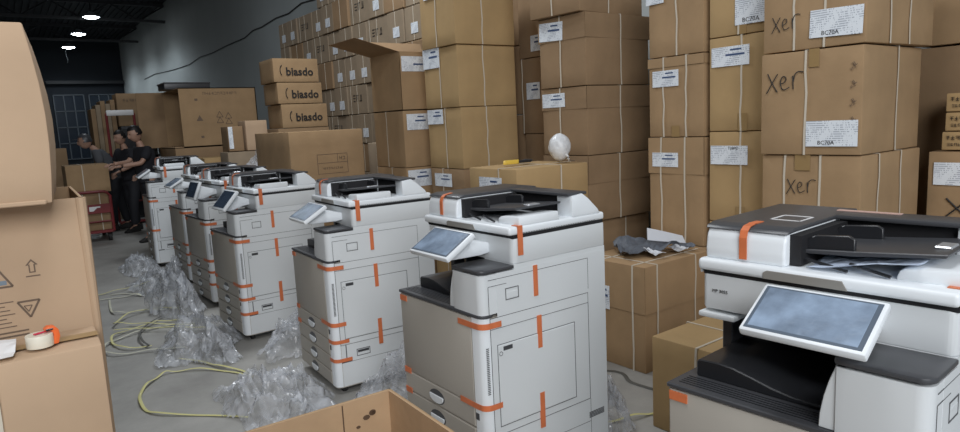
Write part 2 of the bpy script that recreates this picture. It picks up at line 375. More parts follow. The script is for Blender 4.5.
def carton(label, x, y, z, w_, d_, h_, m=CB, rz=0.0, group=None, straps=(), labels=(), lid=None, seed=None, name='carton', texts=(), tape=None, bulge=0.004):
    """origin at the corner nearest the aisle and the camera; w_ along x, d_ along y"""
    seed = seed if seed is not None else rnd.random() * 50
    h_ = h_ - .0045
    r = thing(name, label, 'box', (x, y, z), rz, group)
    bulged(w_, d_, h_, m, seed=seed, bulge=bulge).build('carton_body', r)
    if lid:      # telescoping lid skirt or folded flap standing proud of the body
        lb = MB().use(m)
        lb.box(-.006, -.006, h_ * lid, -.0045, d_ + .006, h_ - .001); lb.box(-.006, -.006, h_ * lid, w_ + .006, -.0045, h_ - .001)
        lb.box(w_ + .0045, -.006, h_ * lid, w_ + .006, d_ + .006, h_ - .001); lb.box(-.006, d_ + .0045, h_ * lid, w_ + .006, d_ + .006, h_ - .001)
        lb.build('flap_band', r, False)
    for k, (ax, c) in enumerate(straps):
        strap_loop(MB().use(STRAP), w_, d_, h_, ax, c, seed=int(seed * 10) + k).build('strap', r, False)
    for L in labels:   # (face, centre along face, centre z, width, height, code, rotation)
        face, cc, cz, lw, lh, code, rot = L
        mb = MB().use(PAPER)
        R = Matrix.Rotation(rot, 4, 'X' if face == 'x' else 'Y')
        mb.box(-.0006 if face == 'x' else -lw / 2, -lw / 2 if face == 'x' else -.0006, -lh / 2, .0006 if face == 'x' else lw / 2, lw / 2 if face == 'x' else .0006, lh / 2, M=R)
        mb.use(INKB)
        if code == '-':   # a barcode-like dark bar
            if face == 'x': mb.box(-.0012, -lw * .38, lh * .02, -.0007, lw * .12, lh * .12, M=R)
            else: mb.box(-lw * .12, -.0012, lh * .02, lw * .38, -.0007, lh * .12, M=R)
            if face == 'x': mb.box(-.0012, -lw * .3, lh * .28, -.0007, lw * .0, lh * .36, M=R)
            else: mb.box(0, -.0012, lh * .28, lw * .3, -.0007, lh * .36, M=R)
        elif code:
            mb.use(INK)
            up = code.endswith('^'); cd = code.rstrip('^')
            zz = lh * .36 if up else -lh * .36
            if face == 'x': mb.text(cd, lh * .22, R @ FX(-.0012, lw * .10 if not up else -lw * .12, zz))
            else: mb.text(cd, lh * .22, R @ FY(-lw * .10, -.0012, zz))
        o = mb.build('shipping_label', r, False)
        o.location = (-.0095, cc, cz) if face == 'x' else (cc, -.0095, cz)
    if tape:
        for (face, cc, z0, z1, tw) in tape:
            tb = MB().use(TAPEB)
            if face == 'x': tb.box(-.0085, cc - tw / 2, z0, -.0075, cc + tw / 2, z1)
            else: tb.box(cc - tw / 2, -.0085, z0, cc + tw / 2, -.0075, z1)
            tb.build('tape_strip', r, False)
    for (string, face, cc, cz, size, ink) in texts:
        tb = MB().use(ink)
        tb.text(string, size, FX(-.0085, cc, cz) if face == 'x' else FY(cc, -.0085, cz))
        tb.build('printed_text', r, False)
    return r

CG = 'copier cartons stacked along the right side'
# --- stack A (scrawled xer)
AX, AY, AW, AD = 3.28, 1.435, 0.68, 0.50
carton('strapped brown carton at the very bottom of the xer stack, behind the nearest copier', AX, AY, 0, AW, AD, .66, CB, 0, CG, [('y', .2), ('y', .45)], seed=1)
a = carton('brown carton marked xer low in its stack, just above the nearest copier', AX + .01, AY, .66, AW - .01, AD, .55, CB, .0, CG, [('x', .37), ('x', .19), ('y', .17), ('y', .42)], seed=2, tape=[('x', .28, .47, .55, .08)])
scrawl('handwritten_mark', a, 'x', -.010, .355, .35, .075)
a = carton('carton marked xer with white label at its lower right and a golden tape patch', AX, AY, 1.21, AW, AD, .518, CB, .02, CG, [('x', .265), ('y', .37)], [('x', .135, .105, .245, .125, 'BC70A', 0)], seed=3, tape=[('x', .225, .43, .518, .05)])
scrawl('handwritten_mark', a, 'x', -.010, .46, .32, .095)
sy = MB().use(INKF)
for k in range(4):
    sy.text('~1', .03, FX(-.0085, .035, .43 - k * .085, .6)); sy.text('~2', .018, FX(-.0085, .042, .41 - k * .085, .6))
sy.build('printed_text', a, False)
a = carton('xer carton with large white label, topmost of its stack at the right', AX - .01, AY - .01, 1.73, AW + .02, AD + .01, .54, CB, -.03, CG, [('x', .34), ('x', .19), ('y', .22), ('y', .42)], [('x', .135, .11, .25, .13, 'BC70A', .03)], seed=4)
scrawl('handwritten_mark', a, 'x', -.010, .455, .10, .075)
# --- stack C
CX, CY, CW, CD = 3.45, 1.96, .62, .41
carton('carton at the foot of its stack, between the xer stack and twin-strapped stack', CX, CY, 0, CW, CD, .79, CBY, 0, CG, [('x', .2)], seed=5)
carton('golden carton with label code on top edge, just above the nearest copier', CX, CY, .79, CW, CD, .54, CBY, 0, CG, [('x', .2)], [('x', .275, .40, .24, .11, 'T38PD^', 0)], seed=6, tape=[('x', .2, 0, .10, .06)])
carton('golden carton with wide label at its upper left and tape patch at its foot', CX, CY, 1.33, CW, CD, .54, CBY, 0, CG, [('x', .2)], [('x', .27, .425, .24, .11, '-', 0)], seed=7, tape=[('x', .19, 0, .10, .06)])
carton('golden carton with label at its upper right, topmost between xer stack and twin-strapped stack', CX, CY, 1.87, CW, CD, .54, CBY, 0, CG, [('x', .22)], [('x', .12, .13, .24, .16, 'BC70A', 0)], seed=8, tape=[('x', .2, 0, .10, .06)])
# --- stack B
BX, BY, BW, BD = 3.45, 2.41, .62, .41
carton('brown carton at the foot of its stack, behind the carton with foam scraps on it', BX, BY, 0, BW, BD, .62, CB, 0, CG, [('x', .12), ('x', .31)], seed=9)
carton('tall twin-strapped carton with a folded flap band and label, behind the foam scraps', BX, BY, .62, BW, BD, .68, CB, 0, CG, [('x', .13), ('x', .31)], [('x', .28, .535, .20, .09, '-', 0)], lid=.66, seed=10)
carton('twin-strapped brown carton with narrow flap band, second above the foam scraps', BX, BY, 1.30, BW, BD, .50, CB, -.01, CG, [('x', .12), ('x', .29)], [('x', .275, .365, .20, .10, '-', 0)], lid=.88, seed=11, tape=[('x', .2, .0, .07, .06)])
carton('single-strapped carton topping the stack behind the foam scraps', BX, BY, 1.80, BW, BD, .53, CB, -.02, CG, [('x', .19)], [('x', .355, .37, .14, .08, '', 0)], seed=12)
# --- stack D
DX, DY, DW, DD = 3.36, 3.29, .68, .46
carton('dark brown carton at the foot of its stack, behind the foam scraps carton', DX + .03, DY + .05, 0, DW, DD, .70, CBD, 0, CG, [('y', .08), ('y', .40)], seed=13)
carton('brown carton just right of the white wrapped bundle, lower one with a dent', DX, DY, .70, DW, DD, .48, CBD, 0, CG, [('y', .32)], lid=.58, seed=14)
carton('brown carton right behind the white wrapped bundle, with label above it', DX, DY, 1.18, DW, DD, .49, CBD, 0, CG, [('y', .34), ('x', .26)], [('x', .33, .40, .24, .10, '-', 0)], lid=.68, seed=15)
carton('two-tone carton with a lid band and tilted label, second above the white wrapped bundle', DX - .01, DY - .01, 1.67, DW, DD, .50, CBD, .02, CG, [('y', .36), ('x', .24)], [('x', .33, .40, .24, .13, '-', .05)], lid=.66, seed=16)
carton('carton at the top edge of the stack above the white wrapped bundle', DX - .05, DY + .0, 2.17, DW + .02, DD + .02, .50, CBD, .06, CG, [('y', .30), ('x', .25)], seed=17)
# --- stack I (recessed)
for k, (z0, z1, lab) in enumerate(((0, .70, 'carton at the foot of the recessed stack behind the white wrapped bundle'), (.70, 1.33, 'carton low in the recessed stack behind the white wrapped bundle'))):
    carton(lab, 3.75, 3.92, z0, .55, .5, z1 - z0, CBD, 0, CG, [('x', .1)], seed=18 + k)
carton('dark carton in the recessed gap with a pale label near its middle', 3.75, 3.92, 1.33, .55, .53, .64, CBD, 0, CG, [('x', .51)], [('x', .37, .36, .17, .14, '-', 0)], seed=20)
carton('dark carton topmost in the recessed gap, small label near its bottom edge', 3.74, 3.90, 1.97, .55, .55, .62, CBD, 0, CG, [('x', .27)], [('x', .33, .11, .12, .13, '-', 0)], seed=21)
for k, (z0, z1, lab) in enumerate(((0, .8, 'lowest'), (.8, 1.5, 'second up'), (1.5, 2.1, 'third up'), (2.1, 2.7, 'topmost'))):
    carton('dark carton in the deep gap beside the tall golden stack, %s' % lab, 3.80, 4.48, z0, .55, .5, z1 - z0 - .002, CBD, 0, CG, seed=110 + k)
# --- stack E
EX, EY, EW, ED = 3.03, 4.36, .58, .50
carton('carton at the very foot of the tall golden stack, behind the second nearest copier', EX, EY, 0, EW, ED, .58, CBY, 0, CG, [('x', .3)], seed=22)
carton('golden carton at the lowest visible level of the tall golden stack, label by its top', EX, EY, .58, EW, ED, .50, CBD, 0, CG, [('y', .26), ('x', .3)], [('x', .30, .40, .26, .11, '-', 0)], seed=23)
carton('golden carton midway up the tall golden stack with label at its upper left', EX, EY, 1.08, EW, ED, .50, CBY, 0, CG, [('y', .25), ('x', .22)], [('x', .37, .43, .24, .12, '-', 0)], seed=24)
carton('golden carton level with the open raised flap, label at its upper left', EX - .01, EY, 1.58, EW + .01, ED, .49, CBY, 0, CG, [('y', .25), ('x', .25)], [('x', .37, .41, .25, .16, '-', 0)], seed=25)
carton('golden carton at the top edge of the picture on the tall golden stack', EX - .03, EY - .02, 2.07, EW + .02, ED, .50, CBY, 0, CG, [('y', .26), ('x', .26)], [('x', .30, .44, .25, .10, '-', 0)], seed=26)
# --- stack F with the open carton on top
FX_, FY_, FW, FD = 2.91, 5.08, .60, .55
carton('carton at the very foot of the stack carrying the open-flapped carton', FX_, FY_, 0, FW, FD, .58, CB, 0, CG, [('x', .3)], seed=27)
carton('brown carton two below the open-flapped carton, label beside the golden stack', FX_, FY_, .58, FW, FD, .50, CB, 0, CG, [('x', .25)], [('y', .13, .40, .24, .15, '-', 0)], seed=28)
carton('brown strapped carton directly below the open-flapped carton', FX_, FY_, 1.08, FW, FD, .505, CB, 0, CG, [('x', .30)], [('y', .14, .40, .22, .14, '-', 0)], seed=29)

def open_carton(label, loc, rz, w_, d_, h_, mo, mi, flaps, t=0.006, name='open_carton', bottom=True, wob=0.0):
    r = thing(name, label, 'box', loc, rz)
    b = MB().use(mo)
    b.box(0, 0, 0, w_, t / 2, h_).box(0, d_ - t / 2, 0, w_, d_, h_).box(0, 0, 0, t / 2, d_, h_).box(w_ - t / 2, 0, 0, w_, d_, h_)
    b.use(mi).box(t / 2, t / 2, 0, w_ - t / 2, t, h_).box(t / 2, d_ - t, 0, w_ - t / 2, d_ - t / 2, h_).box(t / 2, t, 0, t, d_ - t, h_).box(w_ - t, t, 0, w_ - t / 2, d_ - t, h_)
    if bottom: b.box(0, 0, 0, w_, d_, t)
    b.build('carton_body', r, False)
    for (edge, ln, ang, mm) in flaps:   # ang: 0 = straight up, 90 = out horizontal
        A = math.radians(ang); fb = MB().use(mm); s, c = math.sin(A) * ln, math.cos(A) * ln
        if edge == '-x': fb.prism([(0, h_), (t, h_), (t - s, h_ + c + t * .3), (-s, h_ + c)], 0.01, d_ - .01, 'y')
        if edge == '+x': fb.prism([(w_, h_), (w_ - t, h_), (w_ - t + s, h_ + c), (w_ + s, h_ + c)], 0.01, d_ - .01, 'y')
        if edge == '-y': fb.prism([(0, h_), (t, h_), (t - s, h_ + c), (-s, h_ + c)], 0.01, w_ - .01, 'x')
        if edge == '+y': fb.prism([(d_, h_), (d_ - t, h_), (d_ - t + s, h_ + c), (d_ + s, h_ + c)], 0.01, w_ - .01, 'x')
        fb.build('flap', r, False)
    return r
o = open_carton('opened carton with a long flap sticking out left, beside the golden stack', (FX_, FY_, 1.585), 0, FW, FD, .505, CB, CBI, [('-x', .42, 76, CBD), ('+y', .16, 20, CBI)])
lb = MB().use(PAPER).box(-.12, -.0006, -.065, .12, .0006, .065).use(INKB).box(-.0, -.0014, -.01, .1, -.0008, .004)
lo = lb.build('shipping_label', o, False); lo.location = (.135, -.004, .40)

# --- small cartons by stack F foot and K, G, J cartons standing forward
carton('carton under the one carrying the white wrapped bundle', 2.56, 3.12, 0, .62, .50, .60, CB, .0, CG, [('y', .3)], seed=31)
carton('carton carrying the white wrapped bundle and the yellow knife', 2.56, 3.12, .60, .62, .50, .555, CBY, .0, CG, [('y', .37), ('x', .17)], [('x', .26, .42, .24, .15, '-', 0)], seed=32)
gk = carton('knee-high carton with crumpled grey foam scraps on top', 2.79, 2.325, 0, .60, .47, .62, CB, .02, None, [('y', .10), ('y', .46), ('x', .08), ('x', .32)], [('x', .30, .40, .10, .14, '-', 0)], lid=.56, seed=33, bulge=.003)
carton('low plain carton with a white strap cross on top, beside the nearest copier', 2.335, 1.36, 0, .56, .54, .445, CBY, .02, None, [('x', .30), ('y', .28)], seed=34)
# --- far right stack H and small boxes
carton('strapped carton low in the stack at the right edge of the picture', 4.38, .86, 0, .46, .76, .62, CBD, 0, CG, [('x', .3)], seed=35)
carton('strapped carton behind the three small boxes at the right edge', 4.38, .86, .62, .46, .76, 1.13, CBD, 0, CG, [('x', .46)], seed=36)
carton('strapped carton above the three small boxes, topmost at the right edge', 4.36, .85, 1.755, .46, .76, .5, CB, 0, CG, [('x', .50)], seed=37)
hb = carton('carton with white label and scrawled cross, under three small boxes at the right edge', 4.05, .80, 0, .30, .625, 1.18, CB, .0, None, [], [('x', .50, 1.06, .19, .12, '', 0)], seed=38)
tb = MB().use(INK).tube([(-.0095, .53, .93), (-.0095, .43, .83)], .004, 6).tube([(-.0095, .43, .93), (-.0095, .53, .83)], .004, 6); tb.build('handwritten_mark', hb)
for k, (dz, lab) in enumerate(((0, 'bottom one'), (.101, 'middle one'), (.202, 'top one'))):
    dy = (.0, -.012, -.012)[k]
    carton('small flat box, %s of three stacked at the right edge' % lab, 4.07, .95 + dy, 1.184 + dz, .25, .425, .1, CBY, 0, 'three small flat boxes', [], [], seed=40 + k, texts=[('~5', 'x', .35, .065, .03, INK), ('~6', 'x', .35, .03, .022, INK)], bulge=.001)

# ------------------------------------------------------------------ big carton in the middle distance, biasdo cartons
c_ = carton('large plain carton with a printed table on it, behind the middle copiers', 2.13, 5.82, 0, .74, .95, .72, CB, 0, None, seed=50)
c_ = carton('large plain-topped brown carton with a printed table, standing behind the middle copiers', 2.13, 5.80, .72, .73, .95, .728, CB, 0, None, seed=51)
tb = MB().use(INKF)
for (x0, z0, x1, z1) in ((.25, .50, .55, .504), (.25, .42, .55, .424), (.25, .32, .55, .324), (.25, .32, .254, .504), (.55, .32, .554, .504), (.45, .42, .454, .504)):
    tb.box(x0, -.0092, z0, x1, -.0082, z1)
tb.text('~11', .026, FY(.40, -.0088, .37)).text('~2', .045, FY(.5, -.0088, .46))
tb.build('printed_table', c_, False)
BS = 'stacked biasdo cartons'
def curl(mb, x, z, s):
    mb.tube([(x + s * math.cos(t) * .5, -.010, z + s * math.sin(t) * .9) for t in [1.9 + k * .28 for k in range(9)]], s * .07, 6)
yb = 7.95
for k, (x, z0, z1, lab) in enumerate(((2.80, 0, .75, 'lowest hidden'), (2.80, .75, 1.49, 'carton right under'), (2.86, 1.49, 1.785, ''), (2.83, 1.785, 2.045, ''), (2.80, 2.045, 2.335, ''))):
    if k < 2:
        carton(('carton at the very foot of the biasdo stack', 'plain carton right under the lowest biasdo carton')[k], x, yb, z0, .66, .5, z1 - z0, CBD, 0, BS, seed=60 + k); continue
    h = z1 - z0 - .003
    lab = ('carton printed biasdo, lowest of the three biasdo cartons', 'carton printed biasdo, middle of the three biasdo cartons', 'carton printed biasdo, topmost of the three biasdo cartons')[k - 2]
    r = carton(lab, x, yb - k * .004, z0, .57 + (k == 2) * .02, .5, h, CB, 0, BS, [], [], seed=62 + k, bulge=.002)
    t_ = MB().use(INK).text('biasdo', .135, FY(.325 + (.02 if k < 4 else 0), -.0088, h * .42), .0035); curl(t_, .118 + (.02 if k < 4 else 0), h * .48, .075)
    t_.build('printed_text', r, False)

# far stacked small cartons
FCG = 'small cartons of the long far stack'
proto = {}
def far_proto(kind, w_, h_):
    r = thing('small_carton', '', 'box')
    m = CBG if kind != 'plain' else CBD
    MB().use(m).box(0, 0, 0, .36, w_, h_, .006, 1).build('carton_body', r)
    MB().use(STRAP).box(-.003, w_ * .5 - .004, 0, -.0005, w_ * .5 + .004, h_).build('strap', r, False)
    if kind == 'label':
        MB().use(PAPER).box(-.002, -.07, -.055, 0, .07, .055).build('shipping_label', r, False).location = (-.004, w_ * .45, h_ * .36)
    if kind == 'mark':
        t = MB().use(INK).text('~3', .12, FX(-.002, w_ * .5, h_ * .55)); t.build('printed_text', r, False)
        MB().use(STRAP).box(-.003, w_ * .85 - .004, 0, -.0005, w_ * .85 + .004, h_).build('strap', r, False)
    return r
rows = [0, .54, .90, 1.26, 1.62, 1.98, 2.34, 2.70, 3.06, 3.42]
rown = ['bottom row', 'second row up', 'third row up', 'fourth row up', 'fifth row up', 'sixth row up', 'seventh row up', 'eighth row up', 'top row']
def far_label(kind, k, ri): return '%s, %s of far stack, %s' % ({'label': 'white-labelled small carton', 'mark': 'black-stamped small carton', 'plain': 'plain small carton'}[kind], rown[ri], ordn[k])
ordn = ['at its far end', 'second from far end', 'third from far end', 'fourth from far end', 'fifth from far end', 'sixth from far end', 'seventh from far end', 'eighth from far end', 'ninth from far end', 'tenth from far end', 'eleventh from far end', 'twelfth from far end', 'thirteenth from far end', 'fourteenth from far end']
used = set()
for ri in range(9):
    h = rows[ri + 1] - rows[ri] - .008
    y = 10.05 + (0.0 if ri != 7 else 0.05); k = 0
    if ri == 8: y = 8.6
    r3 = random.Random(100 + ri)
    while y > 6.05 and k < 14:
        kind = r3.choice(['label', 'label', 'mark', 'label', 'plain'])
        w_ = {'label': .36, 'mark': .52, 'plain': .44}[kind]
        key = (kind, round(h, 3))
        lab = far_label(kind, k, ri)
        x = 3.70 + r3.uniform(-.012, .02)
        if key not in proto:
            p = far_proto(kind, w_, h); proto[key] = p; p.location = (x, y - w_, rows[ri]); p['label'] = lab; p['group'] = FCG
        else: copy_tree(proto[key], (x, y - w_, rows[ri]), 0, lab, FCG)
        y -= w_ + .012; k += 1
# ragged dark cartons at the far end of that stack
for k, (yy, z0, z1, x) in enumerate(((10.12, 0, .8, 3.62), (10.12, .8, 1.5, 3.62), (10.12, 1.5, 1.95, 3.62), (10.12, 1.95, 2.42, 3.66))):
    carton('dark carton leaning at the far end of the long stack, %s' % ('lowest', 'second up', 'third up', 'topmost')[k], x, yy, z0, .4, .38, z1 - z0 - .004, CBD, .03 * (-1) ** k, None, seed=70 + k, bulge=.003)

# ------------------------------------------------------------------ photocopiers
D_ = .648
def side_rect(mb, y0, z0, y1, z1, x, t=.0022):
    mb.box(x, y0, z0, x + .0012, y1, z0 + t); mb.box(x, y0, z1 - t, x + .0012, y1, z1)
    mb.box(x, y0, z0, x + .0012, y0 + t, z1); mb.box(x, y1 - t, z0, x + .0012, y1, z1)
def copier(label, loc, ang, tilt=0, dark=False, drawers4=True, extra=False, side=False, idx=0):
    r = thing('photocopier', label, 'photocopier', loc, math.radians(ang) - PI / 2, 'row of photocopiers')
    W = .587
    rc = .035
    # cabinet with rounded front right corner
    arc = [(W - rc + rc * math.sin(t), rc - rc * math.cos(t)) for t in [PI / 2 * k / 6 for k in range(7)]]
    prof = [(0, .004)] + [(.518, .004), (.520, 0)] + arc + [(W, D_), (0, D_)]
    cab = MB().use(PG).prism(prof, .045, .744, 'z')
    cab.use(PSEAM).box(.05, .05, .02, W - .05, D_ - .05, .045)
    # cabinet side seams, vents and prints
    cab.use(PSEAM)
    x = W
    side_rect(cab, .035, .283, .545, .885 if False else .742, x)
    cab.box(x, .062, .20, x + .001, .068, .283)
    cab.box(x, .035, .183, x + .0012, .545, .185)
    cab.box(x, .545, .05, x + .0012, .547, .283)
    for k in range(26): cab.box(x, .013, .455 + k * .007, x + .0014, .025, .4585 + k * .007)
    cab.build('cabinet', r)
    # door strip at right of the front: white
    st = MB().use(PWB).prism([(.524, -.002)] + [(p[0] + .0015, p[1] - .002) for p in arc[1:]] + [(W + .0015, .034), (W - .004, .034), (.524, .006)], .05, .744, 'z')
    st.build('edge_strip', r)
    MB().use(PW).box(W - .002, .037, .05, W + .0008, D_, .742).box(W - .001, .072, .742, W + .0008, D_, .906).build('side_cover', r, False)
    # bypass tray door on the side
    sd = MB().use(PW).box(W, .068, .318, W + .004, .460, .632, .0015, 1)
    sd.use(PSEAM); side_rect(sd, .064, .314, .464, .636, W + .0008)
    side_rect(sd, .035, .283, .545, .70, W + .0006, .0018)
    sd.use(PB2).box(W + .003, .09, .608, W + .0048, .135, .625, .001, 1)
    sd.use(PSEAM).tube([(W + .0045, .078 + .008 * math.cos(t), .60 + .008 * math.sin(t)) for t in [k * PI / 4 for k in range(8)]], .0012, 5, close=True)
    sd.build('bypass_door', r)
    vb = MB().use(PB2)
    for k in range(5): vb.box(W, .536, .198 + k * .0055, W + .0016, .625, .2015 + k * .0055)
    vb.build('vent', r, False)
    ph = MB().use(PSEAM); side_rect(ph, .125, .205, .205, .245, W + .001, .0035); ph.use(PB2).box(W + .001, .132, .225, W + .0025, .198, .238)
    ph.box(W + .001, .035, .185, W + .0025, .095, .192)
    ph.build('side_handle', r, False)
    # drawers
    zs = [.398, .308, .218, .128, .05]
    for k in range(4):
        dr = MB().use(PG).box(.004, -.003, zs[k + 1] + .003, .517, .02, zs[k] - .002, .004, 1).build('drawer', r)
        zc = (zs[k] + zs[k + 1]) / 2
        hb_ = MB().use(PB2).prism([(.255 + .055 * math.cos(t), zc - .004 + .031 * math.sin(t)) for t in [PI * 2 * q / 16 for q in range(16)]], -.0042, -.003, 'y')
        hb_.use(PWB).prism([(.255 + .05 * math.cos(t), zc - .004 + .026 * math.sin(t)) for t in [PI + PI * q / 10 for q in range(11)]] + [(.305, zc + .004), (.205, zc + .004)], -.010, -.0042, 'y', .002, 1)
        hb_.build('handle', dr)
        if k < 2:
            MB().use(PB2).box(.525, -.0035, zc - .006, .545, -.002, zc + .02).build('level_gauge', dr, False)
    # front door
    MB().use(PG).box(.004, -.003, .401, .517, .02, .741, .004, 2).build('front_door', r)
    # black deck trim
    tr = MB().use(PB2).prism([(-.003, -.006), (.52, -.006)] + [(p[0] + .003, p[1] - .005) for p in arc[1:]] + [(W + .003, .045), (W - .02, .07), (.40, .07), (.40, .56), (-.003, .56)], .744, .757, 'z', .003, 1)
    tr.use(PB)
    for k in range(5): tr.box(.02, .018 + k * .012, .757, .39, .021 + k * .012, .7585)
    tr.build('exit_deck', r)
    # output tray with its wavy crest
    wav = [(.03, .757), (.03, .796), (.036, .803), (.09, .806), (.13, .803), (.18, .792), (.23, .779), (.28, .771), (.34, .768), (.404, .768), (.404, .757)]
    MB().use(PB).prism(wav, .085, .50, 'y', .003, 1).build('output_tray', r)
    # rear wall of exit bay and left support
    MB().use(PD).box(.0, .50, .757, .41, D_, .93).build('bay_back', r, False)
    MB().use(PB2).box(.0, .27, .757, .03, .33, .90, .003, 1).box(.0, .35, .757, .012, .50, .90).build('support_post', r)
    MB().use(PW).box(-.004, .15, .900, .10, .40, .915, .004, 2).build('support_ledge', r)
    # right column
    rc2 = .03
    arc2 = [(W - rc2 + rc2 * math.sin(t), .0 + rc2 - rc2 * math.cos(t)) for t in [PI / 2 * k / 6 for k in range(7)]]
    cp = [(.407, .012), (.412, .002), (.43, 0)] + arc2 + [(W, D_), (.407, D_)]
    cm = MB().use(PW).prism(cp, .757, .905, 'z')
    cm.use(PSEAM); cm.box(W, .035, .884, W + .0012, .548, .886); cm.box(W, .546, .757, W + .0012, .548, .886); cm.box(W, .033, .757, W + .0012, .035, .86)
    cm.box(W, .035, .86, W + .0012, .12, .862); cm.build('column', r)
    MB().use(PW).prism([(.376, .757), (.378, .79), (.385, .83), (.396, .87), (.409, .905), (.43, .905), (.43, .757)], .006, .50, 'y', .002, 1).build('column_flare', r)
    bt = MB().use(PSEAM); side_rect(bt, .113, .797, .177, .842, W + .001, .003); bt.use(PW).box(W, .118, .802, W + .002, .172, .826, .001, 1); bt.build('release_latch', r)
    MB().use(PB2).prism([(.404, .010), (.410, -.001), (.43, -.003)] + [(p[0] + .003, p[1] - .003) for p in arc2[1:]] + [(W + .003, .158), (.404, .158)], .911, .923, 'z', .003, 2).build('column_cap', r)
    MB().use(PW).prism([(.407, .16), (W, .16), (W, D_), (.407, D_)], .905, .924, 'z').build('column_rear', r, False)
    # scanner
    rs = .022
    sp = [(0, .175), (.012, .16), (W - rs, .158)] + [(W - rs + rs * math.sin(t), .158 + rs - rs * math.cos(t)) for t in [PI / 2 * k / 5 for k in range(1, 6)]] + [(W, D_), (0, D_)]
    MB().use(PW).prism(sp, .924, 1.02, 'z', .004, 2).build('scanner', r)
    MB().use(PD).box(.006, .162, 1.019, W - .002, D_ - .004, 1.033).build('scanner_gap', r, False)
    # lid base
    lb = MB().use(PWB).box(-.002, .143, 1.032, W + .002, D_ + .004, 1.064, .010, 3)
    if True:
        for k in range(30): lb.use(PSEAM).box(W + .0016, .21 + k * .013, 1.036, W + .0026, .217 + k * .013, 1.038)
    lb.build('platen_cover', r)
    MB().use(mat('printer_grip_grey', (.24, .23, .21), .5)).prism([(.180, 1.050), (.19, 1.056), (.365, 1.056), (.378, 1.034), (.18, 1.034)], .1405, .1435, 'y', .001, 1).build('lid_handle', r)
    # feeder head (left)
    fp = [(.165, 1.062), (.163, 1.09), (.168, 1.125), (.178, 1.145), (.20, 1.150), (.60, 1.150), (.61, 1.062)]
    MB().use(PWB).prism(fp, .010, .224, 'x', .008, 3).build('document_feeder', r)
    MB().use(PB2).prism([(.170, 1.1435), (.182, 1.1525), (.21, 1.158), (.60, 1.158), (.608, 1.146), (.21, 1.146)], .006, .228, 'x', .003, 2).build('feeder_cover', r)
    # mouth
    MB().use(PD).box(.222, .19, 1.066, .252, .47, 1.142).build('feeder_mouth', r, False)
    # rear spine
    rs_ = MB().use(PWB).prism([(.47, 1.062), (.47, 1.146), (.53, 1.152), (.562, 1.13), (.615, 1.082), (.628, 1.062)], .50, W + .001, 'x', .005, 2)
    rs_.build('rear_housing', r)
    MB().use(PD).prism([(.49, 1.062), (.49, 1.146), (.53, 1.150), (.60, 1.085), (.61, 1.062)], .224, .50, 'x').build('rear_spine', r, False)
    MB().use(PB2).box(.22, .455, 1.146, .58, .562, 1.158, .004, 2).build('spine_cover', r)
    # input tray
    MB().use(PB2).prism([(.236, 1.094), (.36, 1.100), (.545, 1.118), (.548, 1.127), (.36, 1.112), (.236, 1.104)], .215, .448, 'y', .002, 1).build('input_tray', r)
    for yy in (.225, .405):
        MB().use(PB).prism([(.25, 1.104), (.36, 1.111), (.36, 1.138), (.345, 1.146), (.27, 1.140), (.25, 1.13)], yy, yy + .012, 'y', .002, 1).build('paper_guide', r)
    MB().use(STEEL).box(.50, .29, 1.1225, .535, .35, 1.130, .003, 1).build('tray_clip', r)
    for (xa, xb) in ((.26, .36), (.36, .45)):
        MB().use(PB).tube([(xa, .20, 1.085), (xa + .04, .19, 1.08), (xb, .185, 1.070)], .004, 6).build('wire_arm', r)
    MB().use(PWB).prism([(.455, 1.062), (.462, 1.085), (.475, 1.092), (.583, 1.098), (.586, 1.062)], .195, .40, 'y', .006, 2).build('output_stop', r)
    # left front hook latch
    MB().use(PWB).box(-.007, .165, 1.02, .0, .185, 1.06, .002, 1).build('hinge_hook', r)
    # control panel
    y0, z0, y1, z1 = {0: (-.08, .972, .05, 1.05), 1: (-.045, .935, .065, 1.062), 2: (-.05, .925, .012, 1.072)}[tilt]
    d = Vector((y1 - y0, z1 - z0)); L = d.length; A = math.atan2(d.y, d.x)
    PM = Matrix.Translation((.233, y0, z0)) @ Matrix.Rotation(A, 4, 'X')
    pn = MB().use(PWB).box(0, 0, -.022, .262, L, 0, .006, 2, M=PM).build('control_panel', r)
    if dark: MB().use(PB).box(-.002, .0, -.012, .0, L, -.002, M=PM).build('panel_edge', pn, False)
    MB().use(SCRD if dark else SCR).box(.016, .016, 0, .243, L - .013, .0015, .0006, 1, M=PM).build('screen', pn)
    if not dark:
        MB().use(mat('bezel_slate', (.09, .12, .16), .3)).box(.009, .009, -.0002, .253, L - .009, .0008, M=PM).build('bezel', pn, False)
    MB().use(PWB).prism([(y0 + .03, z0 + .0), (y0 + .05, z0 - .025), (.12, .945), (.162, .95), (.162, .99), (y1 - .015, z1 - .03)], .30, .44, 'x', .006, 2).build('panel_arm', pn)
    # casters
    for cx in (.06, W - .06):
        for cy in (.06, D_ - .06):
            MB().use(RUB).lathe([(.0, -.012), (.024, -.012), (.025, 0), (.024, .012), (0, .012)], 14, M=Matrix.Translation((cx, cy, .0255)) @ Matrix.Rotation(PI / 2, 4, 'X')).build('caster', r)
    # orange tapes
    def tp(face, a0, z0_, a1, z1_, off=.005):
        t = MB().use(OR)
        if face == 's': t.box(W + .001, a0, z0_, W + off, a1, z1_)
        if face == 'f': t.box(a0, -off - .001, z0_, a1, -.003, z1_)
        t.build('orange_tape', r, False)
    def wrap(z, u0, v1, hh=.022):
        t = MB().use(OR)
        pts = [(u0, -.006), (.525, -.006)] + [(p[0] + .004, p[1] - .005) for p in arc[1:]] + [(W + .0055, v1)]
        inn = [(q[0] - .0015 if i > 2 else q[0], q[1] + .0015) for i, q in enumerate(pts)]
        for i in range(len(pts) - 1):
            t.prism([pts[i], pts[i + 1], inn[i + 1], inn[i]], z - hh / 2, z + hh / 2, 'z')
        t.build('orange_tape', r, False)
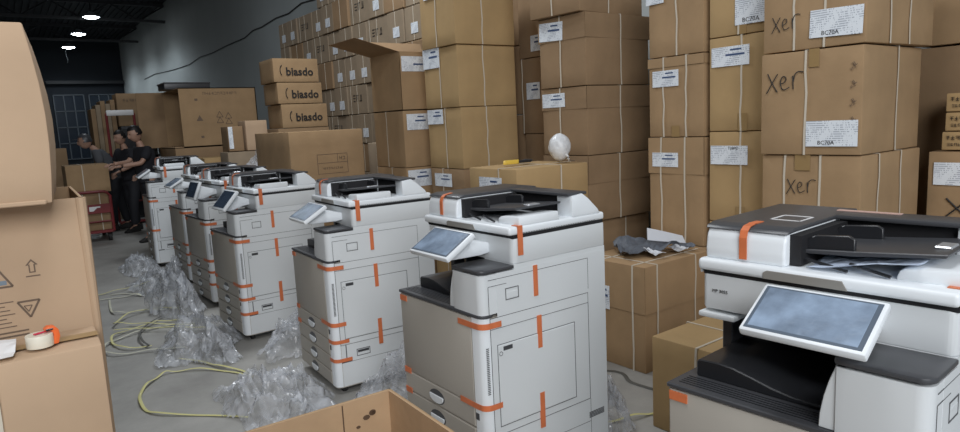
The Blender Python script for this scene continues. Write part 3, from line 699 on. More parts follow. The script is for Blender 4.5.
    wrap(.715, .44, .085); wrap(.402, .43, .075)
    if idx in (2, 3, 4, 5): wrap(.305, .52, .085, .02); wrap(.200, .52, .095, .02)
    tp('s', .252, .785, .272, .905); tp('s', .262, .575, .284, .705); tp('s', .262, .245, .286, .392)
    for z, wd_ in ((.725, .052), (.402, .05), (.312, .05)): tp('f', .006, z - .012, .006 + wd_, z + .012)
    t = MB().use(OR).prism([(W - .03, 1.0645), (W + .004, 1.0645), (W + .004, .955), (W + .0055, .955), (W + .0055, 1.0665), (W - .03, 1.0665)], .18, .205, 'y')
    t.build('orange_tape', r, False)
    tf = MB().use(OR).box(.108, .1585, 1.072, .128, .1615, 1.128).prism([(.1585, 1.128), (.166, 1.147), (.180, 1.1565), (.215, 1.161), (.215, 1.1595), (.181, 1.1545), (.168, 1.145), (.161, 1.128)], .108, .128, 'x')
    if idx in (0,): tf.box(.108, .205, 1.1582, .128, .25, 1.1602); MB().use(mat('pale_tape', (.62, .42, .36), .4)).box(.20, .53, 1.1582, .36, .548, 1.1602).build('orange_tape', r, False)
    tf.build('orange_tape', r, False)
    if idx == 0:
        MB().use(INK).text('MP 3055', .0125, FY(.056, .1572, .976)).build('printed_text', r, False)
        lbm = MB().use(WHITE)
        lbm.box(.12, .30, 1.158, .20, .304, 1.1595).box(.12, .38, 1.158, .20, .384, 1.1595).box(.12, .30, 1.158, .124, .384, 1.1595).box(.196, .30, 1.158, .20, .384, 1.1595)
        lbm.build('instruction_label', r, False)
    return r

copier('nearest white photocopier at the right edge, with bluish tilted touchscreen', (1.347, 1.048, 0), 4.03, extra=True, idx=0)
copier('white photocopier in the middle with a big square side door taped in orange', (1.331, 2.446, 0), .46, idx=1)
copier('photocopier just behind the middle one, its foot buried in clear plastic film', (1.370, 3.833, 0), -2.73, idx=2)
copier('fourth nearest photocopier, with steep dark-blue touchscreen', (1.230, 5.159, 0), 2.1, tilt=1, dark=True, idx=3)
copier('photocopier with an upright dark panel, half hidden by the steep blue-screened one', (1.300, 6.304, 0), 3.0, tilt=2, dark=True, idx=4)
copier('second farthest photocopier, narrow strip visible behind the upright-panelled one', (1.375, 7.365, 0), .86, idx=5)
p6 = copier('farthest photocopier at the end of the row, a taller one beside the standing person', (1.33, 8.60, 0), -3.0, idx=6)
p6.scale = (1, 1, 1.055)

# ------------------------------------------------------------------ loose things on the copiers and cartons
def sheet(name, label, cat, m, corners, n, amp, freq, seed, loc=(0, 0, 0), thick=0.0012, sm=True):
    """a crumpled sheet over four corners (local)"""
    b = bmesh.new(); A, B, C_, D2 = [Vector(c) for c in corners]; g = []
    for i in range(n + 1):
        row = []
        for j in range(n + 1):
            u, v = i / n, j / n
            p = A.lerp(B, u).lerp(D2.lerp(C_, u), v)
            q = Vector((p.x * freq + seed, p.y * freq, p.z * freq + seed))
            h = abs(noise.noise(q)) * 2 * amp + abs(noise.noise(q * 2.3)) * amp * .8
            row.append(b.verts.new(p + Vector((noise.noise(q + Vector((5, 0, 0))) * amp, noise.noise(q + Vector((0, 5, 0))) * amp, h))))
        g.append(row)
    for i in range(n):
        for j in range(n): b.faces.new((g[i][j], g[i + 1][j], g[i + 1][j + 1], g[i][j + 1]))
    mb = MB().use(m); mb._merge(b)
    o = mb.build(name, None, sm, loc)
    md = o.modifiers.new('s', 'SOLIDIFY'); md.thickness = thick
    return tag(o, label, cat)
BLUF = film_mat('bluish_protective_film', (0.62, 0.72, 0.88), 0.85, 0.3)
def cop_pt(x, y, z, a=4.03, o=(1.347, 1.048, 0)):
    R = Matrix.Rotation(math.radians(a) - PI / 2, 3, 'Z'); return R @ Vector((x, y, z)) + Vector(o)
sheet('protective_film', 'crumpled bluish protective film lying on the lid of the nearest photocopier', 'film', BLUF,
      [cop_pt(.27, .172, 1.068), cop_pt(.50, .172, 1.100), cop_pt(.52, .40, 1.108), cop_pt(.27, .40, 1.070)], 22, .006, 12, 3)
GFOAM = mat('grey_foam_sheet', (0.10, 0.115, 0.14), 0.6, var=0.15, scale=12)
WFOAM = mat('white_foam_sheet', (0.62, 0.65, 0.70), 0.6)
sheet('foam_sheet', 'crumpled dark grey foam sheet on the knee-high carton', 'packing foam', GFOAM, [(2.84, 2.55, .636), (3.20, 2.40, .64), (3.30, 2.62, .66), (3.02, 2.78, .65)], 14, .045, 6, 1, thick=.004, sm=False)
sheet('foam_sheet', 'creased white board propped behind the dark grey foam sheet', 'packing foam', WFOAM, [(3.08, 2.54, .70), (3.31, 2.44, .66), (3.32, 2.47, .70), (3.10, 2.56, .77)], 4, .004, 6, 2, thick=.006, sm=False)
for k, (x, y, lab) in enumerate(((2.97, 2.42, 'small white foam scrap in front of the dark grey sheet'), (3.17, 2.40, 'small white foam scrap hanging at the corner near the nearest copier'), (3.24, 2.40, 'small white foam scrap crumpled against the white board'))):
    sheet('foam_scrap', lab, 'packing foam', WFOAM if k != 2 else GFOAM, [(x, y, .634), (x + .10, y - .02, .634), (x + .09, y + .08, .648), (x + .01, y + .07, .64)], 5, .022, 16, 10 + k, thick=.003, sm=False)

# white wrapped bundle and knife on the carton
r = thing('wrapped_bundle', 'white plastic-wrapped round bundle tied at its base, on the carton', 'bundle', (3.06, 3.26, 1.163))
r.scale = (.80, .85, .88)
b = bmesh.new(); bmesh.ops.create_icosphere(b, subdivisions=4, radius=1)
for v in b.verts:
    p = v.co.copy(); n = noise.noise(p * 2.2) * .06 + noise.noise(p * 6) * .035
    s = 1 + n; z = p.z
    v.co = Vector((p.x * .096 * s * (1 - .12 * max(0, -z)), p.y * .085 * s, (.108 + z * .105 * (1 + n * .5))))
MB().use(mat('white_plastic_wrap', (0.72, 0.74, 0.76), 0.3, var=.12, scale=25, bump=.4, bscale=50))._merge(b).build('bundle_body', r)
MB().use(WHITE).tube([(0.0, -.072, .05), (.004, -.092, .035), (-.008, -.098, .02), (.004, -.10, .006)], [.012, .008, .014, .004], 8).build('tied_end', r)
MB().use(PB2).tube([(0, -.098, .02), (.02, -.11, .004), (.05, -.117, .003)], .002, 5).build('tie_string', r)
r = thing('utility_knife', 'yellow-handled knife with a black tip lying on the carton beside the white bundle', 'knife', (2.68, 3.40, 1.163), -.1)
YEL = mat('yellow_plastic', (0.75, 0.52, 0.08), 0.4)
MB().use(YEL).prism([(0, 0), (.02, -.006), (.12, -.004), (.135, .012), (.12, .026), (.02, .024)], 0, .028, 'z', .004, 2).build('handle', r)
MB().use(PB).box(.13, .0, .004, .23, .02, .022, .004, 2).build('blade_holder', r)
r = thing('work_glove', 'small dark rag lying between the yellow knife and the white bundle', 'rag', (2.86, 3.42, 1.163))
MB().use(PB2).tube([(0, 0, .012), (.04, .02, .014), (.09, .01, .012), (.12, .04, .01)], [.012, .016, .012, .006], 8, flat=.7).build('rag_body', r)

# ------------------------------------------------------------------ near left cartons, tape dispenser
n1 = carton('nearest low carton at the lower left, carrying the tape dispenser', -.50, 2.255, 0, .685, .255, .85, CBP, -.03, None, [('y', .415)], seed=80, bulge=.003)
MB().use(TAPEB).box(-.0, .10, .8515, .685, .15, .8525).build('tape_strip', n1, False)
n2 = open_carton('tall pale open carton with printed arrow and triangles at the left', (-.75, 2.59, 0), -.03, .965, .70, 1.27, CBP, CBI, [], t=.009, bottom=True)
# rounded bulging corner edge
MB().use(CBP).tube([(.958, .006, z / 10 * 1.27) for z in range(0, 11)], [.006, .008, .009, .010, .011, .012, .013, .014, .015, .016, .017], 10).build('corner_fold', n2)
pr = MB().use(INKF)
def tri(mb, cx, cz, s, up=1, y=-.0015, t=.006):
    P = [(cx - s, cz - up * s * .8), (cx + s, cz - up * s * .8), (cx, cz + up * s)]
    for i in range(3):
        a_, b_ = Vector(P[i]), Vector(P[(i + 1) % 3]); n_ = Vector((-(b_ - a_).y, (b_ - a_).x)).normalized() * t / 2
        mb.prism([tuple(a_ + n_), tuple(b_ + n_), tuple(b_ - n_), tuple(a_ - n_)], y, y + .001, 'y')
tri(pr, .775, .925, .030, -1); tri(pr, .772, .925, .011, -1, t=.003)
for k in range(7): pr.box(.56, -.0015, .872 + k * .0135, .735 - (k % 3) * .012, -.0005, .875 + k * .0135)
pr.box(.62, -.0015, .838, .765, -.0005, .844).box(.62, -.0015, .852, .765, -.0005, .857)
DZ = -.045
pr.prism([(x - .012, z + DZ) for x, z in [(.80, 1.085), (.818, 1.085), (.818, 1.11), (.826, 1.11), (.809, 1.13), (.792, 1.11), (.80, 1.11)]], -.0015, -.0005, 'y')
pr.use(CBP).prism([(x - .012, z + DZ) for x, z in [(.804, 1.089), (.814, 1.089), (.814, 1.113), (.818, 1.113), (.809, 1.123), (.800, 1.113), (.804, 1.113)]], -.0022, -.0014, 'y')
pr.use(INKF).box(.778, -.0015, 1.027, .817, -.0005, 1.031)
tri(pr, .69, 1.045, .05, 1)
pr.use(mat('blue_grey_print', (.2, .25, .3), .7)).box(.655, -.0015, 1.012, .725, -.0005, 1.026)
pr.build('printed_symbols', n2, False)
# leaning upper carton
r = thing('carton', 'pale carton sitting crookedly on the tall open carton at the left edge', 'box', (-.777, 2.465, 1.273), -.072)
b = bmesh.new(); bmesh.ops.create_cube(b, size=1)
for v in b.verts:
    x, y, z = v.co
    X = 0 if x < 0 else (.90 if z < 0 else .885); 
    if x > 0 and y > 0: X += .004
    v.co = Vector((X, 0 if y < 0 else .55, (0 if z < 0 else .54) + (.0 if x < 0 else .0)))
bmesh.ops.subdivide_edges(b, edges=list(b.edges), cuts=5, use_grid_fill=True)
for v in b.verts:
    if v.co.x > .5:
        t = v.co.z / .555; v.co.x += .022 * math.sin(PI * t)
        if v.co.y > .1: v.co.x += .006 * math.sin(PI * t)
sharp = [e for e in b.edges if len(e.link_faces) == 2 and e.link_faces[0].normal.angle(e.link_faces[1].normal) > .9]
bmesh.ops.bevel(b, geom=sharp, offset=0.006, segments=2, affect='EDGES', profile=.5)
bmesh.ops.recalc_face_normals(b, faces=b.faces)
MB().use(CBP)._merge(b).build('carton_body', r)
MB().use(CBP).box(.02, -.010, -.002, .885, .0, .012, .003, 1).build('folded_rim', r)

# tape dispenser
r = thing('tape_dispenser', 'orange tape dispenser holding a white roll, on the low near carton', 'tape dispenser', (0.035, 2.325, .854), .15)
r.scale = (.68, .68, .74)
MB().use(mat('cream_tape_roll', (0.78, 0.74, 0.62), .35)).lathe([(.036, 0), (.052, 0), (.053, .004), (.053, .048), (.052, .05), (.036, .05), (.036, .049)], 32).build('tape_roll', r)
ORP = mat('orange_plastic', (0.85, 0.16, 0.04), .35)
MB().use(ORP).prism([(.045, .0), (.066, 0), (.075, .03), (.072, .058), (.058, .074), (.035, .076), (.02, .066), (.02, .06), (.045, .058), (.052, .04)], -.022, .022, 'y', .003, 2).build('frame', r)
MB().use(PB).box(.022, -.024, .060, .052, .024, .068, .002, 1).build('blade', r)
MB().use(mat('crimson_plastic', (.6, .03, .08), .4)).box(-.02, -.006, .051, .045, .010, .056, .002, 1, M=Matrix.Rotation(.3, 4, 'Z')).build('guard', r)
# white paper at the left edge
sheet('paper_sheet', 'crumpled white paper lying beside the tape dispenser at the left edge', 'paper', mat('white_paper', (.8, .8, .8), .6), [(-.20, 2.262, .856), (-.035, 2.262, .856), (-.02, 2.40, .862), (-.20, 2.42, .86)], 5, .016, 7, 4, sm=False)

# front open carton
fo = open_carton('open empty carton in the foreground at the bottom of the picture', (.06, .90, 0), -.03, .755, .765, .70, CB, CBI, [], t=.010)
MB().use(SEAM).box(.600, .753, .02, .603, .7545, .695).build('fold_line', fo, False)
sp_ = MB().use(SEAM)
r5 = random.Random(4)
for k in range(9):
    x, z = .66 + r5.uniform(-.03, .035), .62 + r5.uniform(-.06, .05); s = r5.uniform(.003, .008)
    sp_.prism([(x + s * math.cos(t) * 1.5, z + s * math.sin(t)) for t in [k2 * PI / 4 for k2 in range(8)]], .7525, .7545, 'y')
    sp_.build('stain', fo, False); sp_ = MB().use(SEAM)
sp_.bm.free()

# ------------------------------------------------------------------ plastic film heaps
def heap(label, x, y, rx, ry, h, seed, m=None, lean=(0, 0)):
    b = bmesh.new(); N = 60; g = {}
    for i in range(N + 1):
        for j in range(N + 1):
            u, v = i / N * 2 - 1, j / N * 2 - 1
            rr = math.sqrt(u * u + v * v)
            ang = math.atan2(v, u); lim = 1 + .40 * noise.noise(Vector((math.cos(ang) * 1.3 + seed, math.sin(ang) * 1.3, 0)))
            d = rr / lim
            if d > 1.0: continue
            q = Vector((u * 1.5 + seed, v * 1.5, seed * .3))
            rid = 1 - abs(noise.noise(q)) * 2.0; rid2 = 1 - abs(noise.noise(q * 2.3)) * 2.4; rid3 = 1 - abs(noise.noise(q * 5.1)) * 2.4
            base = max(0, 1 - d ** 1.5)
            z = h * base * (.38 + .36 * rid + .26 * rid2 + .14 * rid3) + .010 * max(0, rid3)
            g[i, j] = b.verts.new((u * rx + lean[0] * z + .06 * noise.noise(q * 2.2 + Vector((9, 0, 0))), v * ry + lean[1] * z + .06 * noise.noise(q * 2.2 + Vector((0, 9, 0))), max(z, .004)))
    for i in range(N):
        for j in range(N):
            k = [(i, j), (i + 1, j), (i + 1, j + 1), (i, j + 1)]
            if all(c in g for c in k): b.faces.new([g[c] for c in k])
    loose = [v for v in b.verts if not v.link_faces]; bmesh.ops.delete(b, geom=loose, context='VERTS')
    o = MB().use(m or FILM)._merge(b).build('plastic_film', None, True, (x, y, 0))
    return tag(o, label, 'plastic film', 'heaps of discarded film by the copiers')
heap('clear film heap at the foot of the copier behind the middle one', 1.04, 3.36, .30, .44, .27, 1.0)
heap('clear film heap draped at the foot of the fourth copier', 0.96, 4.70, .28, .52, .28, 5.2)
heap('clear film heap between the middle copier and the copier behind it', 1.62, 2.88, .36, .26, .36, 8.1)
heap('clear film heap filling the gap beside the fourth copier', 1.56, 4.20, .32, .26, .34, 9.7)
heap('dusky film heap rising between the fourth copier and the one behind it', 1.06, 5.88, .19, .42, .50, 12.4)
heap('flat dusky film heap on the aisle floor near the farthest strap ends', 1.12, 6.95, .24, .50, .20, 15.7)
heap('small far film heap at the foot of the farthest copier', 1.12, 7.95, .20, .40, .22, 19.3)
heap('clear film scrap standing right of the middle copier near the floor', 2.14, 2.12, .14, .24, .36, 23.3)

# ------------------------------------------------------------------ straps on the floor
YS = mat('yellow_strap', (0.66, 0.63, 0.28), .4); WS = mat('whitish_strap', (0.60, 0.60, 0.48), .4); KS = mat('dark_strap', (0.10, .10, .09), .5)
def cr(P, k=6):
    Q = []
    P = [Vector((p[0], p[1], 0)) for p in P]
    for i in range(len(P) - 1):
        p0, p1, p2, p3 = P[max(i - 1, 0)], P[i], P[i + 1], P[min(i + 2, len(P) - 1)]
        for j in range(k):
            t = j / k; Q.append(0.5 * ((2 * p1) + (-p0 + p2) * t + (2 * p0 - 5 * p1 + 4 * p2 - p3) * t * t + (-p0 + 3 * p1 - 3 * p2 + p3) * t ** 3))
    Q.append(P[-1]); return Q
def fstrap(label, pts, m, arch=0.02, wd=.0085, base=0.0):
    Q = cr(pts); n = len(Q)
    Q = [Vector((q.x, q.y, base + .004 + arch * math.sin(PI * i / (n - 1)) * (.6 + .4 * math.sin(i * .7)))) for i, q in enumerate(Q)]
    o = MB().use(m).tube(Q, wd, 6, flat=.25).build('packing_strap')
    return tag(o, label, 'strap', 'packing straps on the aisle floor')
fstrap('nearest yellow strap bent in a wide loop on the aisle floor', [(0.88, 3.33), (0.71, 3.51), (0.52, 3.7), (0.47, 3.85), (0.49, 4.06), (0.56, 4.2), (0.65, 4.31), (0.73, 4.31), (0.88, 4.22), (1.01, 4.03), (1.07, 3.87)], YS)
fstrap('pale strap sweeping in a long narrow loop, second from the nearest', [(1.12, 5.34), (0.9, 5.44), (0.66, 5.39), (0.5, 5.28), (0.43, 5.13), (0.47, 4.95), (0.64, 4.88), (0.81, 4.81), (0.89, 4.77)], WS, base=.004)
fstrap('yellow strap running inside the long narrow pale loop', [(1.14, 5.41), (0.95, 5.54), (0.82, 5.56), (0.56, 5.45), (0.50, 5.24), (0.57, 5.02), (0.71, 4.97)], YS, base=.009)
fstrap('yellow strap arcing from the dusky film heap into the aisle', [(1.08, 5.88), (0.9, 6.03), (0.7, 5.94), (0.57, 5.72), (0.67, 5.67), (0.84, 5.47), (1.07, 5.27)], YS, .03, base=.014)
fstrap('pale far strap ending in a hook near the left cartons', [(0.5, 6.81), (0.75, 6.77), (0.9, 6.73), (0.91, 6.67), (0.81, 6.9), (0.69, 6.95)], WS)
fstrap('farthest yellow strap reaching from the film to the left cartons', [(0.5, 7.0), (0.62, 7.03), (0.78, 7.05), (1.02, 7.2), (1.12, 7.29)], YS, base=.004)
fstrap('pale strap kinked sharply beside the left cartons', [(0.66, 6.7), (0.62, 6.25), (0.66, 6.12), (0.79, 6.06), (0.96, 5.96), (1.07, 5.95)], WS, base=.008)
fstrap('short yellow strap showing at the edge of the nearer film heap', [(1.07, 3.87), (1.04, 4.05), (0.96, 4.2), (0.91, 4.34), (0.80, 4.55)], YS, .01, base=.006)
fstrap('dark strap curving among the yellow ones', [(0.92, 5.72), (0.72, 5.4), (0.67, 5.16), (0.69, 4.95)], KS, base=.019)
fstrap('yellow strap crossing the middle loops on the aisle floor', [(.55, 5.55), (.75, 5.40), (.95, 5.22), (1.1, 5.1)], YS, .012, base=.024)
fstrap('pale strap curling on the floor beside the low strapped carton', [(2.05, 2.08), (2.20, 2.05), (2.34, 2.00), (2.45, 1.97)], YS, .02)
fstrap('dark strap line on the floor between the two forward cartons', [(2.0, 3.0), (2.66, 2.52), (2.64, 2.30), (2.66, 2.12)], KS, .0, .012)

# ------------------------------------------------------------------ far end: trolley, cartons, open big carton
r = thing('hand_trolley', 'red hand trolley with curved end frame carrying two cartons', 'trolley', (.76, 10.75, 0))
MB().use(RED).box(0, .0, .13, .48, .9, .17, .005, 1).build('platform', r)
fr_ = MB().use(RED).tube([(.0, 0, .15), (0, 0, .66), (.03, 0, .71), (.08, 0, .73), (.40, 0, .73), (.45, 0, .71), (.48, 0, .66), (.48, 0, .15)], .020, 8)
fr_.tube([(0, 0, .30), (.48, 0, .30)], .014, 6)
fr_.build('end_frame', r)
MB().use(RED).box(.01, -.008, .42, .47, .008, .55).build('red_panel', r, False)
MB().use(WHITE).prism([(.20, .455), (.25, .455), (.30, .50), (.34, .50), (.34, .52), (.20, .52)], -.010, -.008, 'y').build('white_mark', r, False)
for cx in (.05, .43):
    for cy in (.08, .82):
        MB().use(RUB).lathe([(0, -.02), (.058, -.02), (.06, 0), (.058, .02), (0, .02)], 16, M=Matrix.Translation((cx, cy, .0605)) @ Matrix.Rotation(PI / 2, 4, 'Y')).box(cx - .03, cy - .02, .06, cx + .03, cy + .02, .13).build('wheel', r)
carton('lower of two cartons riding on the red trolley', .78, 10.79, .172, .45, .62, .545, CBD, 0, None, [('y', .12), ('y', .33)], seed=90)
carton('upper of two cartons riding on the red trolley', .74, 10.78, .72, .53, .62, .40, CB, 0, None, [('y', .2)], seed=91)
# tall upright hand truck with pale top bar
r = thing('hand_truck', 'tall red hand truck with white top bar standing behind the people', 'hand truck', (1.57, 12.75, 0))
r.scale = (.95, 1, .94)
MB().use(RED).tube([(0, 0, .05), (0, 0, 2.0), (.03, 0, 2.05)], .022, 8).tube([(.44, 0, .05), (.44, 0, 2.0), (.41, 0, 2.05)], .022, 8).tube([(0, 0, .9), (.44, 0, .9)], .018, 6).tube([(0, 0, .4), (.44, 0, .4)], .018, 6).build('upright_frame', r)
MB().use(WHITE).box(.0, -.03, 1.97, .44, .03, 2.07, .015, 2).build('top_bar', r)
MB().use(RED).box(-.02, -.25, .03, .46, .02, .05).build('toe_plate', r, False)
for cx in (-.05, .49):
    MB().use(RUB).lathe([(0, -.02), (.098, -.02), (.10, 0), (.098, .02), (0, .02)], 16, M=Matrix.Translation((cx, .06, .101)) @ Matrix.Rotation(PI / 2, 4, 'Y')).build('wheel', r)

# big sideways open carton and its supports
SG = 'cartons piled at the far end'
BXG, BYG = 2.12, 9.85
carton('broad dark carton under the big sideways carton', BXG - .10, BYG + .02, 0, 1.20, 1.05, .66, CBD, 0, SG, seed=92)
carton('broad carton directly under the big sideways carton', BXG - .12, BYG, .66, 1.25, 1.05, .63, CBD, 0, SG, seed=93)
r = thing('open_carton', 'big carton lying on its side with a dark open end and printed symbols', 'box', (BXG, BYG, 1.295))
t = .012; w_, d_, h_ = 1.06, 1.05, .82
ob = MB().use(CB).box(0, 0, 0, w_, t, h_).box(0, d_ - t, 0, w_, d_, h_).box(0, 0, 0, w_, d_, t).box(0, 0, h_ - t, w_, d_, h_).box(w_ - t, 0, 0, w_, d_, h_)
ob.build('carton_body', r, False)
MB().use(CBD).prism([(0, d_), (-.36, d_ + .05), (-.36, d_ + .04), (0, d_ - .012)], 0, h_, 'z').build('flap', r, False)
MB().use(CBI).box(-.12, .02, .0, 0, d_ - .02, .008).build('flap', r, False)
tx = MB().use(INKF).text('~12', .055, FY(.55, -.002, .74))
for (cx, cz) in ((.20, .64), (.24, .12)): tx.box(cx, -.003, cz, cx + .04, -.001, cz + .03)
tx.prism([(.20, .36), (.29, .36), (.245, .44)], -.003, -.001, 'y')
for cz in (.44, .36): tri(tx, .52, cz, .045, 1, y=-.003, t=.008); tri(tx, .64, cz - .02, .045, 1, y=-.003, t=.008)
tx.build('printed_symbols', r, False)
r = thing('storage_crate', 'flat black crate lying on top of the big sideways carton', 'crate', (BXG - .10, BYG + .35, 2.117))
MB().use(PB2).box(0, 0, 0, .62, .45, .10, .01, 2).box(-.01, -.01, .08, .63, .46, .10, .004, 1).build('crate_body', r)
# smaller cartons right of it
carton('pale upright carton standing right of the big sideways carton', 2.36, 8.50, 0, .40, .35, 1.24, CBD, 0, SG, seed=94)
carton('pale square carton beside the biasdo cartons', 2.44, 8.05, 1.245, .26, .30, .36, CBP, 0, SG, seed=95)
carton('plain low carton below the pale square carton', 2.20, 8.03, 0, .55, .34, 1.24, CBG, 0, SG, seed=96)
carton('dark narrow carton beside the pale square carton', 2.24, 8.10, 1.245, .18, .28, .30, CBD, 0, SG, [], [('y', .03, .16, .05, .26, '', 0)], seed=97)
# cartons behind the people
r = thing('filler_cabinet', 'dark cabinet added to fill the dark area behind the white-topped hand truck', 'cabinet', (1.86, 13.4, 0))  # put in to fill the dark area under the printed carton
MB().use(PB2).box(0, 0, 0, .56, .6, 1.68, .006, 1).build('cabinet_body', r)
for k in range(2): MB().use(PB).box(.01 + k * .275, -.012, .05, .275 + k * .275, 0, 1.64, .003, 1).build('cabinet_door', r)
carton('printed carton on the dark cabinet behind the white-topped hand truck', 1.84, 13.4, 1.682, .52, .5, .585, CBD, 0, SG, [], [], seed=99, texts=[('~5', 'y', .22, .46, .07, INKF), ('~2', 'y', .43, .30, .14, INKF)])
for k in range(5):
    o = thing('cardboard_sheet', 'flattened cardboard sheet, %s of five standing upright behind the people' % ('leftmost', 'second', 'third', 'fourth', 'rightmost')[k], 'cardboard', (1.42 + k * .082, 13.4 + k * .03, 0), 0, 'flattened sheets behind the people')
    MB().use((CBD, CBG)[k % 2]).box(0, 0, 0, .074, .5, 2.0 + .04 * (k % 3) + k * .03, .004, 1).build('sheet_body', o)  # duller board tones carry the dim far light in their colour
carton('dark carton on the floor behind the bending person in grey', .5, 13.4, 0, .48, .6, 1.35, CBD, 0, SG, seed=100)
# dark shelf unit at the far end
DK = mat('dark_clutter_metal', (.05, .055, .065), .6)
r = thing('shelf_rack', 'dark metal shelf rack behind the big sideways carton', 'rack', (2.05, 11.6, 0))
f_ = MB().use(DK)
for cx in (0, .9):
    for cy in (0, .45): f_.box(cx, cy, 0, cx + .04, cy + .04, 1.7)
f_.build('upright_frame', r, False)
for z in (.15, .65, 1.15, 1.62): MB().use(DK).box(0, 0, z, .94, .49, z + .03).build('shelf', r, False)
for k, (x, z, w2, h2, m) in enumerate(((.08, .18, .25, .3, WHITE), (.40, .18, .3, .25, PB2), (.1, .68, .3, .3, PB2), (.5, .68, .2, .22, WHITE), (.1, 1.18, .6, .36, PB2))):
    o = thing('storage_bin', ('white bin on the lowest shelf of the dark rack', 'black bin on the lowest shelf of the dark rack', 'black bin on the middle shelf of the dark rack', 'white bin on the middle shelf of the dark rack', 'wide black bin on the upper shelf of the dark rack')[k], 'bin', (2.05 + x, 11.66, z + .002), 0)
    MB().use(m).prism([(.02, 0), (w2 - .02, 0), (w2, h2), (0, h2)], 0, .3, 'y', .01, 2).build('bin_body', o)

# yellowish cartons behind the far copiers
carton('golden flat carton between the far copiers and the big sideways carton', 2.15, 8.95, 0, .62, .5, 1.16, CBY, 0, SG, seed=101)
r_ = heap('greyish film bag slumped on the low carton near the biasdo stack', 2.20, 7.35, .28, .26, .35, 31.0)
r_.location = (2.42, 7.25, 1.0)
carton('carton carrying the greyish film bag near the biasdo stack', 2.16, 6.95, 0, .58, .55, .995, CBG, 0, SG, seed=102)
carton('small speckled carton between the golden carton and the flapped stack', 3.02, 5.72, 0, .35, .3, 1.30, CBG, 0, SG, [('x', .1)], seed=103)

# ------------------------------------------------------------------ people
def skin_mesh(name, parent, m, verts, edges, radii, sub=2, root=0):
    me = bpy.data.meshes.new(name); me.from_pydata([Vector(v) for v in verts], edges, [])
    o = bpy.data.objects.new(name, me); COL.objects.link(o)
    md = o.modifiers.new('skin', 'SKIN'); md.use_smooth_shade = True
    sv = me.skin_vertices[0].data if len(me.skin_vertices) else None
    if sv is None:
        bm = bmesh.new(); bm.from_mesh(me); bm.verts.layers.skin.verify(); bm.to_mesh(me); bm.free(); sv = me.skin_vertices[0].data
    for i, rr in enumerate(radii): sv[i].radius = rr if isinstance(rr, tuple) else (rr, rr); sv[i].use_root = (i == root)
    ss = o.modifiers.new('sub', 'SUBSURF'); ss.levels = sub; ss.render_levels = sub
    dg = bpy.context.evaluated_depsgraph_get(); dg.update()
    nm = bpy.data.meshes.new_from_object(o.evaluated_get(dg)); bpy.data.objects.remove(o)
    nm.materials.clear(); nm.materials.append(m)
    for p in nm.polygons: p.use_smooth = True
    r = bpy.data.objects.new(name, nm); link(r, parent); return r
SKIN = mat('skin', (0.42, 0.25, 0.18), .55); HAIR = mat('black_hair', (.012, .010, .010), .5)
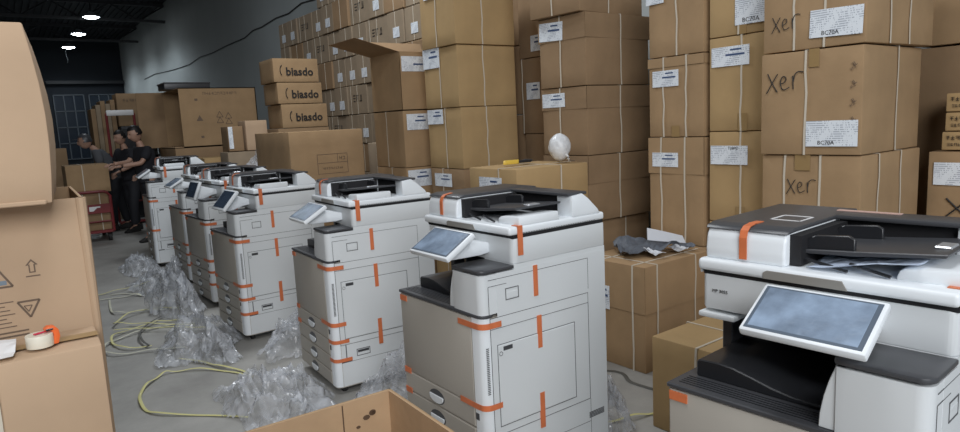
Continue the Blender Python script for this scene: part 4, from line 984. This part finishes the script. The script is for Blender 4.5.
def person(label, loc, rz, lean, head_turn, shirt, pants, arm_to, arm_to2, scale=1.0, cap=False, step=.10):
    """faces +x locally. lean = forward tilt of torso; arm_to = hand positions"""
    r = thing('person', label, 'person', loc, rz); r.scale = (scale,) * 3
    hip = Vector((0, 0, .90)); sp = Matrix.Rotation(lean, 3, 'Y')
    def T(x, y, z): return hip + sp @ Vector((x, y, z))
    ch, nk, hd = T(.02, 0, .36), T(.0, 0, .54), T(.05, 0, .63)
    shL, shR = T(0, .18, .47), T(0, -.18, .47)
    V = [hip, T(0, 0, .18), ch, nk, T(.03, 0, .60)]; E = [(0, 1), (1, 2), (2, 3), (3, 4)]; R = [(.10, .07), (.095, .07), (.11, .07), (.05, .05), (.048, .048)]
    def limb(start, pts, rad):
        prev = start
        for p, q in zip(pts, rad): V.append(Vector(p)); R.append(q); E.append((prev, len(V) - 1)); prev = len(V) - 1
        return prev
    hands = []
    for s, to in ((1, arm_to), (-1, arm_to2)):
        sh = T(0, .17 * s, .45); to = Vector(to)
        el = sh.lerp(to, .5) + Vector((-.06, .04 * s, -.08))
        wr = to
        limb(2, [sh, el, wr], [.040, .038, .03]); hands.append((el, wr))
    for s, dx in ((1, step), (-1, -step)):
        hp = Vector((0, .09 * s, .86)); kn = Vector((dx * .6 + .03, .10 * s, .47)); an = Vector((dx, .10 * s, .09))
        limb(0, [hp, kn, an, Vector((dx + .12, .10 * s, .035))], [.06, .045, .036, .032])
    bd = skin_mesh('body', r, SKIN, V, E, R)
    # hands: palm and five fingers
    for el, wr in hands:
        d = (wr - el).normalized(); side = d.cross(Vector((0, 0, 1))).normalized(); up = side.cross(d)
        hv = [wr, wr + d * .05, wr + d * .09]; he = [(0, 1), (1, 2)]; hr = [.026, (.034, .018), (.036, .016)]
        for f in range(4):
            b0 = len(hv); o_ = side * (.030 - f * .020); ln = (.032, .038, .035, .028)[f]
            hv += [wr + d * .10 + o_, wr + d * (.10 + ln) + o_ - up * .012, wr + d * (.10 + ln * 1.6) + o_ - up * .035]; hr += [.0095, .009, .008]
            he += [(2, b0), (b0, b0 + 1), (b0 + 1, b0 + 2)]
        b0 = len(hv); hv += [wr + d * .05 + side * .045 - up * .01, wr + d * .085 + side * .062 - up * .02]; hr += [.011, .009]; he += [(1, b0), (b0, b0 + 1)]
        skin_mesh('hand', bd, SKIN, hv, he, hr, 1)
    # head
    hb_ = bmesh.new(); bmesh.ops.create_uvsphere(hb_, u_segments=28, v_segments=20, radius=1)
    for v in hb_.verts:
        x, y, z = v.co
        X = x * .098; Y = y * .074; Z = z * .118
        if z < 0: Y *= 1 + z * .28; X *= 1 + z * .12
        if x > .3 and z < -.2: X += .006
        if x > .90 and -.35 < z < .1: X += .016 * (1 - abs(y) * 6 if abs(y) < .16 else 0)
        if x > .75 and abs(abs(y) - .38) < .14 and -.02 < z < .2: X -= .007
        if abs(y) > .93 and abs(z) < .25 and abs(x) < .3: Y *= 1.12
        v.co = (X, Y, Z)
    HM = Matrix.Translation(T(.045, 0, .70)) @ Matrix.Rotation(head_turn[0], 4, 'Z') @ Matrix.Rotation(head_turn[1], 4, 'Y')
    hm = MB().use(SKIN)._merge(hb_, HM)
    hm.use(HAIR)
    for s in (1, -1): hm.lathe([(0, -.004), (.008, -.002), (.008, .002), (0, .004)], 8, M=HM @ Matrix.Translation((.087, .028 * s, .012)) @ Matrix.Rotation(PI / 2, 4, 'Y'))
    hm.use(mat('lips', (.32, .12, .10), .5)).box(.086, -.022, -.052, .097, .022, -.044, .003, 1, M=HM)
    hm.build('head', bd)
    b2 = bmesh.new(); bmesh.ops.create_uvsphere(b2, u_segments=28, v_segments=18, radius=1)
    dele = [v for v in b2.verts if v.co.z < -.25 or (v.co.x > .35 and v.co.z < .35)]
    for v in b2.verts:
        n = 1 + .03 * noise.noise(v.co * 5); v.co = Vector((v.co.x * .106 * n - .004, v.co.y * .083 * n, v.co.z * .126 * n + .003))
    bmesh.ops.delete(b2, geom=dele, context='VERTS')
    h2 = MB().use(HAIR if not cap else PB2)._merge(b2, HM)
    if cap: h2.prism([(.07, -.055), (.15, -.045), (.165, 0), (.15, .045), (.07, .055)], .045, .052, 'z', .002, 1, M=HM)
    h2.build('cap' if cap else 'hair', bd)
    # shirt
    V2 = [hip + Vector((0, 0, -.05)), hip, T(0, 0, .18), ch, T(0, 0, .49)]; E2 = [(0, 1), (1, 2), (2, 3), (3, 4)]; R2 = [(.17, .125), (.16, .12), (.155, .115), (.175, .125), (.075, .075)]
    for s, (el, wr) in zip((1, -1), hands):
        sh = T(0, .17 * s, .45); k = len(V2); V2 += [sh, sh.lerp(el, .75)]; R2 += [.078, .068]; E2 += [(3, k), (k, k + 1)]
    skin_mesh('shirt', r, shirt, V2, E2, R2)
    V3 = [hip + Vector((0, 0, .02)), hip + Vector((0, 0, -.06))]; E3 = [(0, 1)]; R3 = [(.15, .11), (.15, .11)]
    for s, dx in ((1, step), (-1, -step)):
        k = len(V3); V3 += [Vector((0, .09 * s, .80)), Vector((dx * .6 + .03, .10 * s, .47)), Vector((dx, .10 * s, .10))]; R3 += [.105, .08, .065]; E3 += [(1, k), (k, k + 1), (k + 1, k + 2)]
        MB().use(RUB).prism([(dx - .07, 0), (dx + .19, 0), (dx + .20, .03), (dx + .12, .06), (dx + .03, .10), (dx - .06, .10)], .055 * s + (.0 if s > 0 else -.09), .055 * s + (.09 if s > 0 else .0), 'y', .012, 2).build('shoe', r)
    skin_mesh('trousers', r, pants, V3, E3, R3)
    return r
BLK = mat('black_cotton', (.012, .013, .018), .85); GRY = mat('grey_cotton', (.09, .095, .105), .85); NAVY = mat('dark_trousers', (.018, .02, .026), .8)
person('person in a black T-shirt and dark trousers standing, forearms stretched to the left', (1.70, 10.32, 0), PI + .35, .12, (0, .25), BLK, NAVY, (.42, .10, 1.14), (.44, -.08, 1.17), .955)
person('person in a grey T-shirt and dark cap bending over behind the trolley cartons', (1.50, 12.0, 0), PI - .15, .50, (0, .1), GRY, NAVY, (.25, .22, .95), (-.10, -.45, 1.02), .97, cap=True)
person('dark-haired person in black mostly hidden beyond the one in the black T-shirt', (1.66, 11.6, 0), PI + .5, .10, (0, .2), BLK, NAVY, (.30, .18, 1.05), (.30, -.18, 1.05), .93)
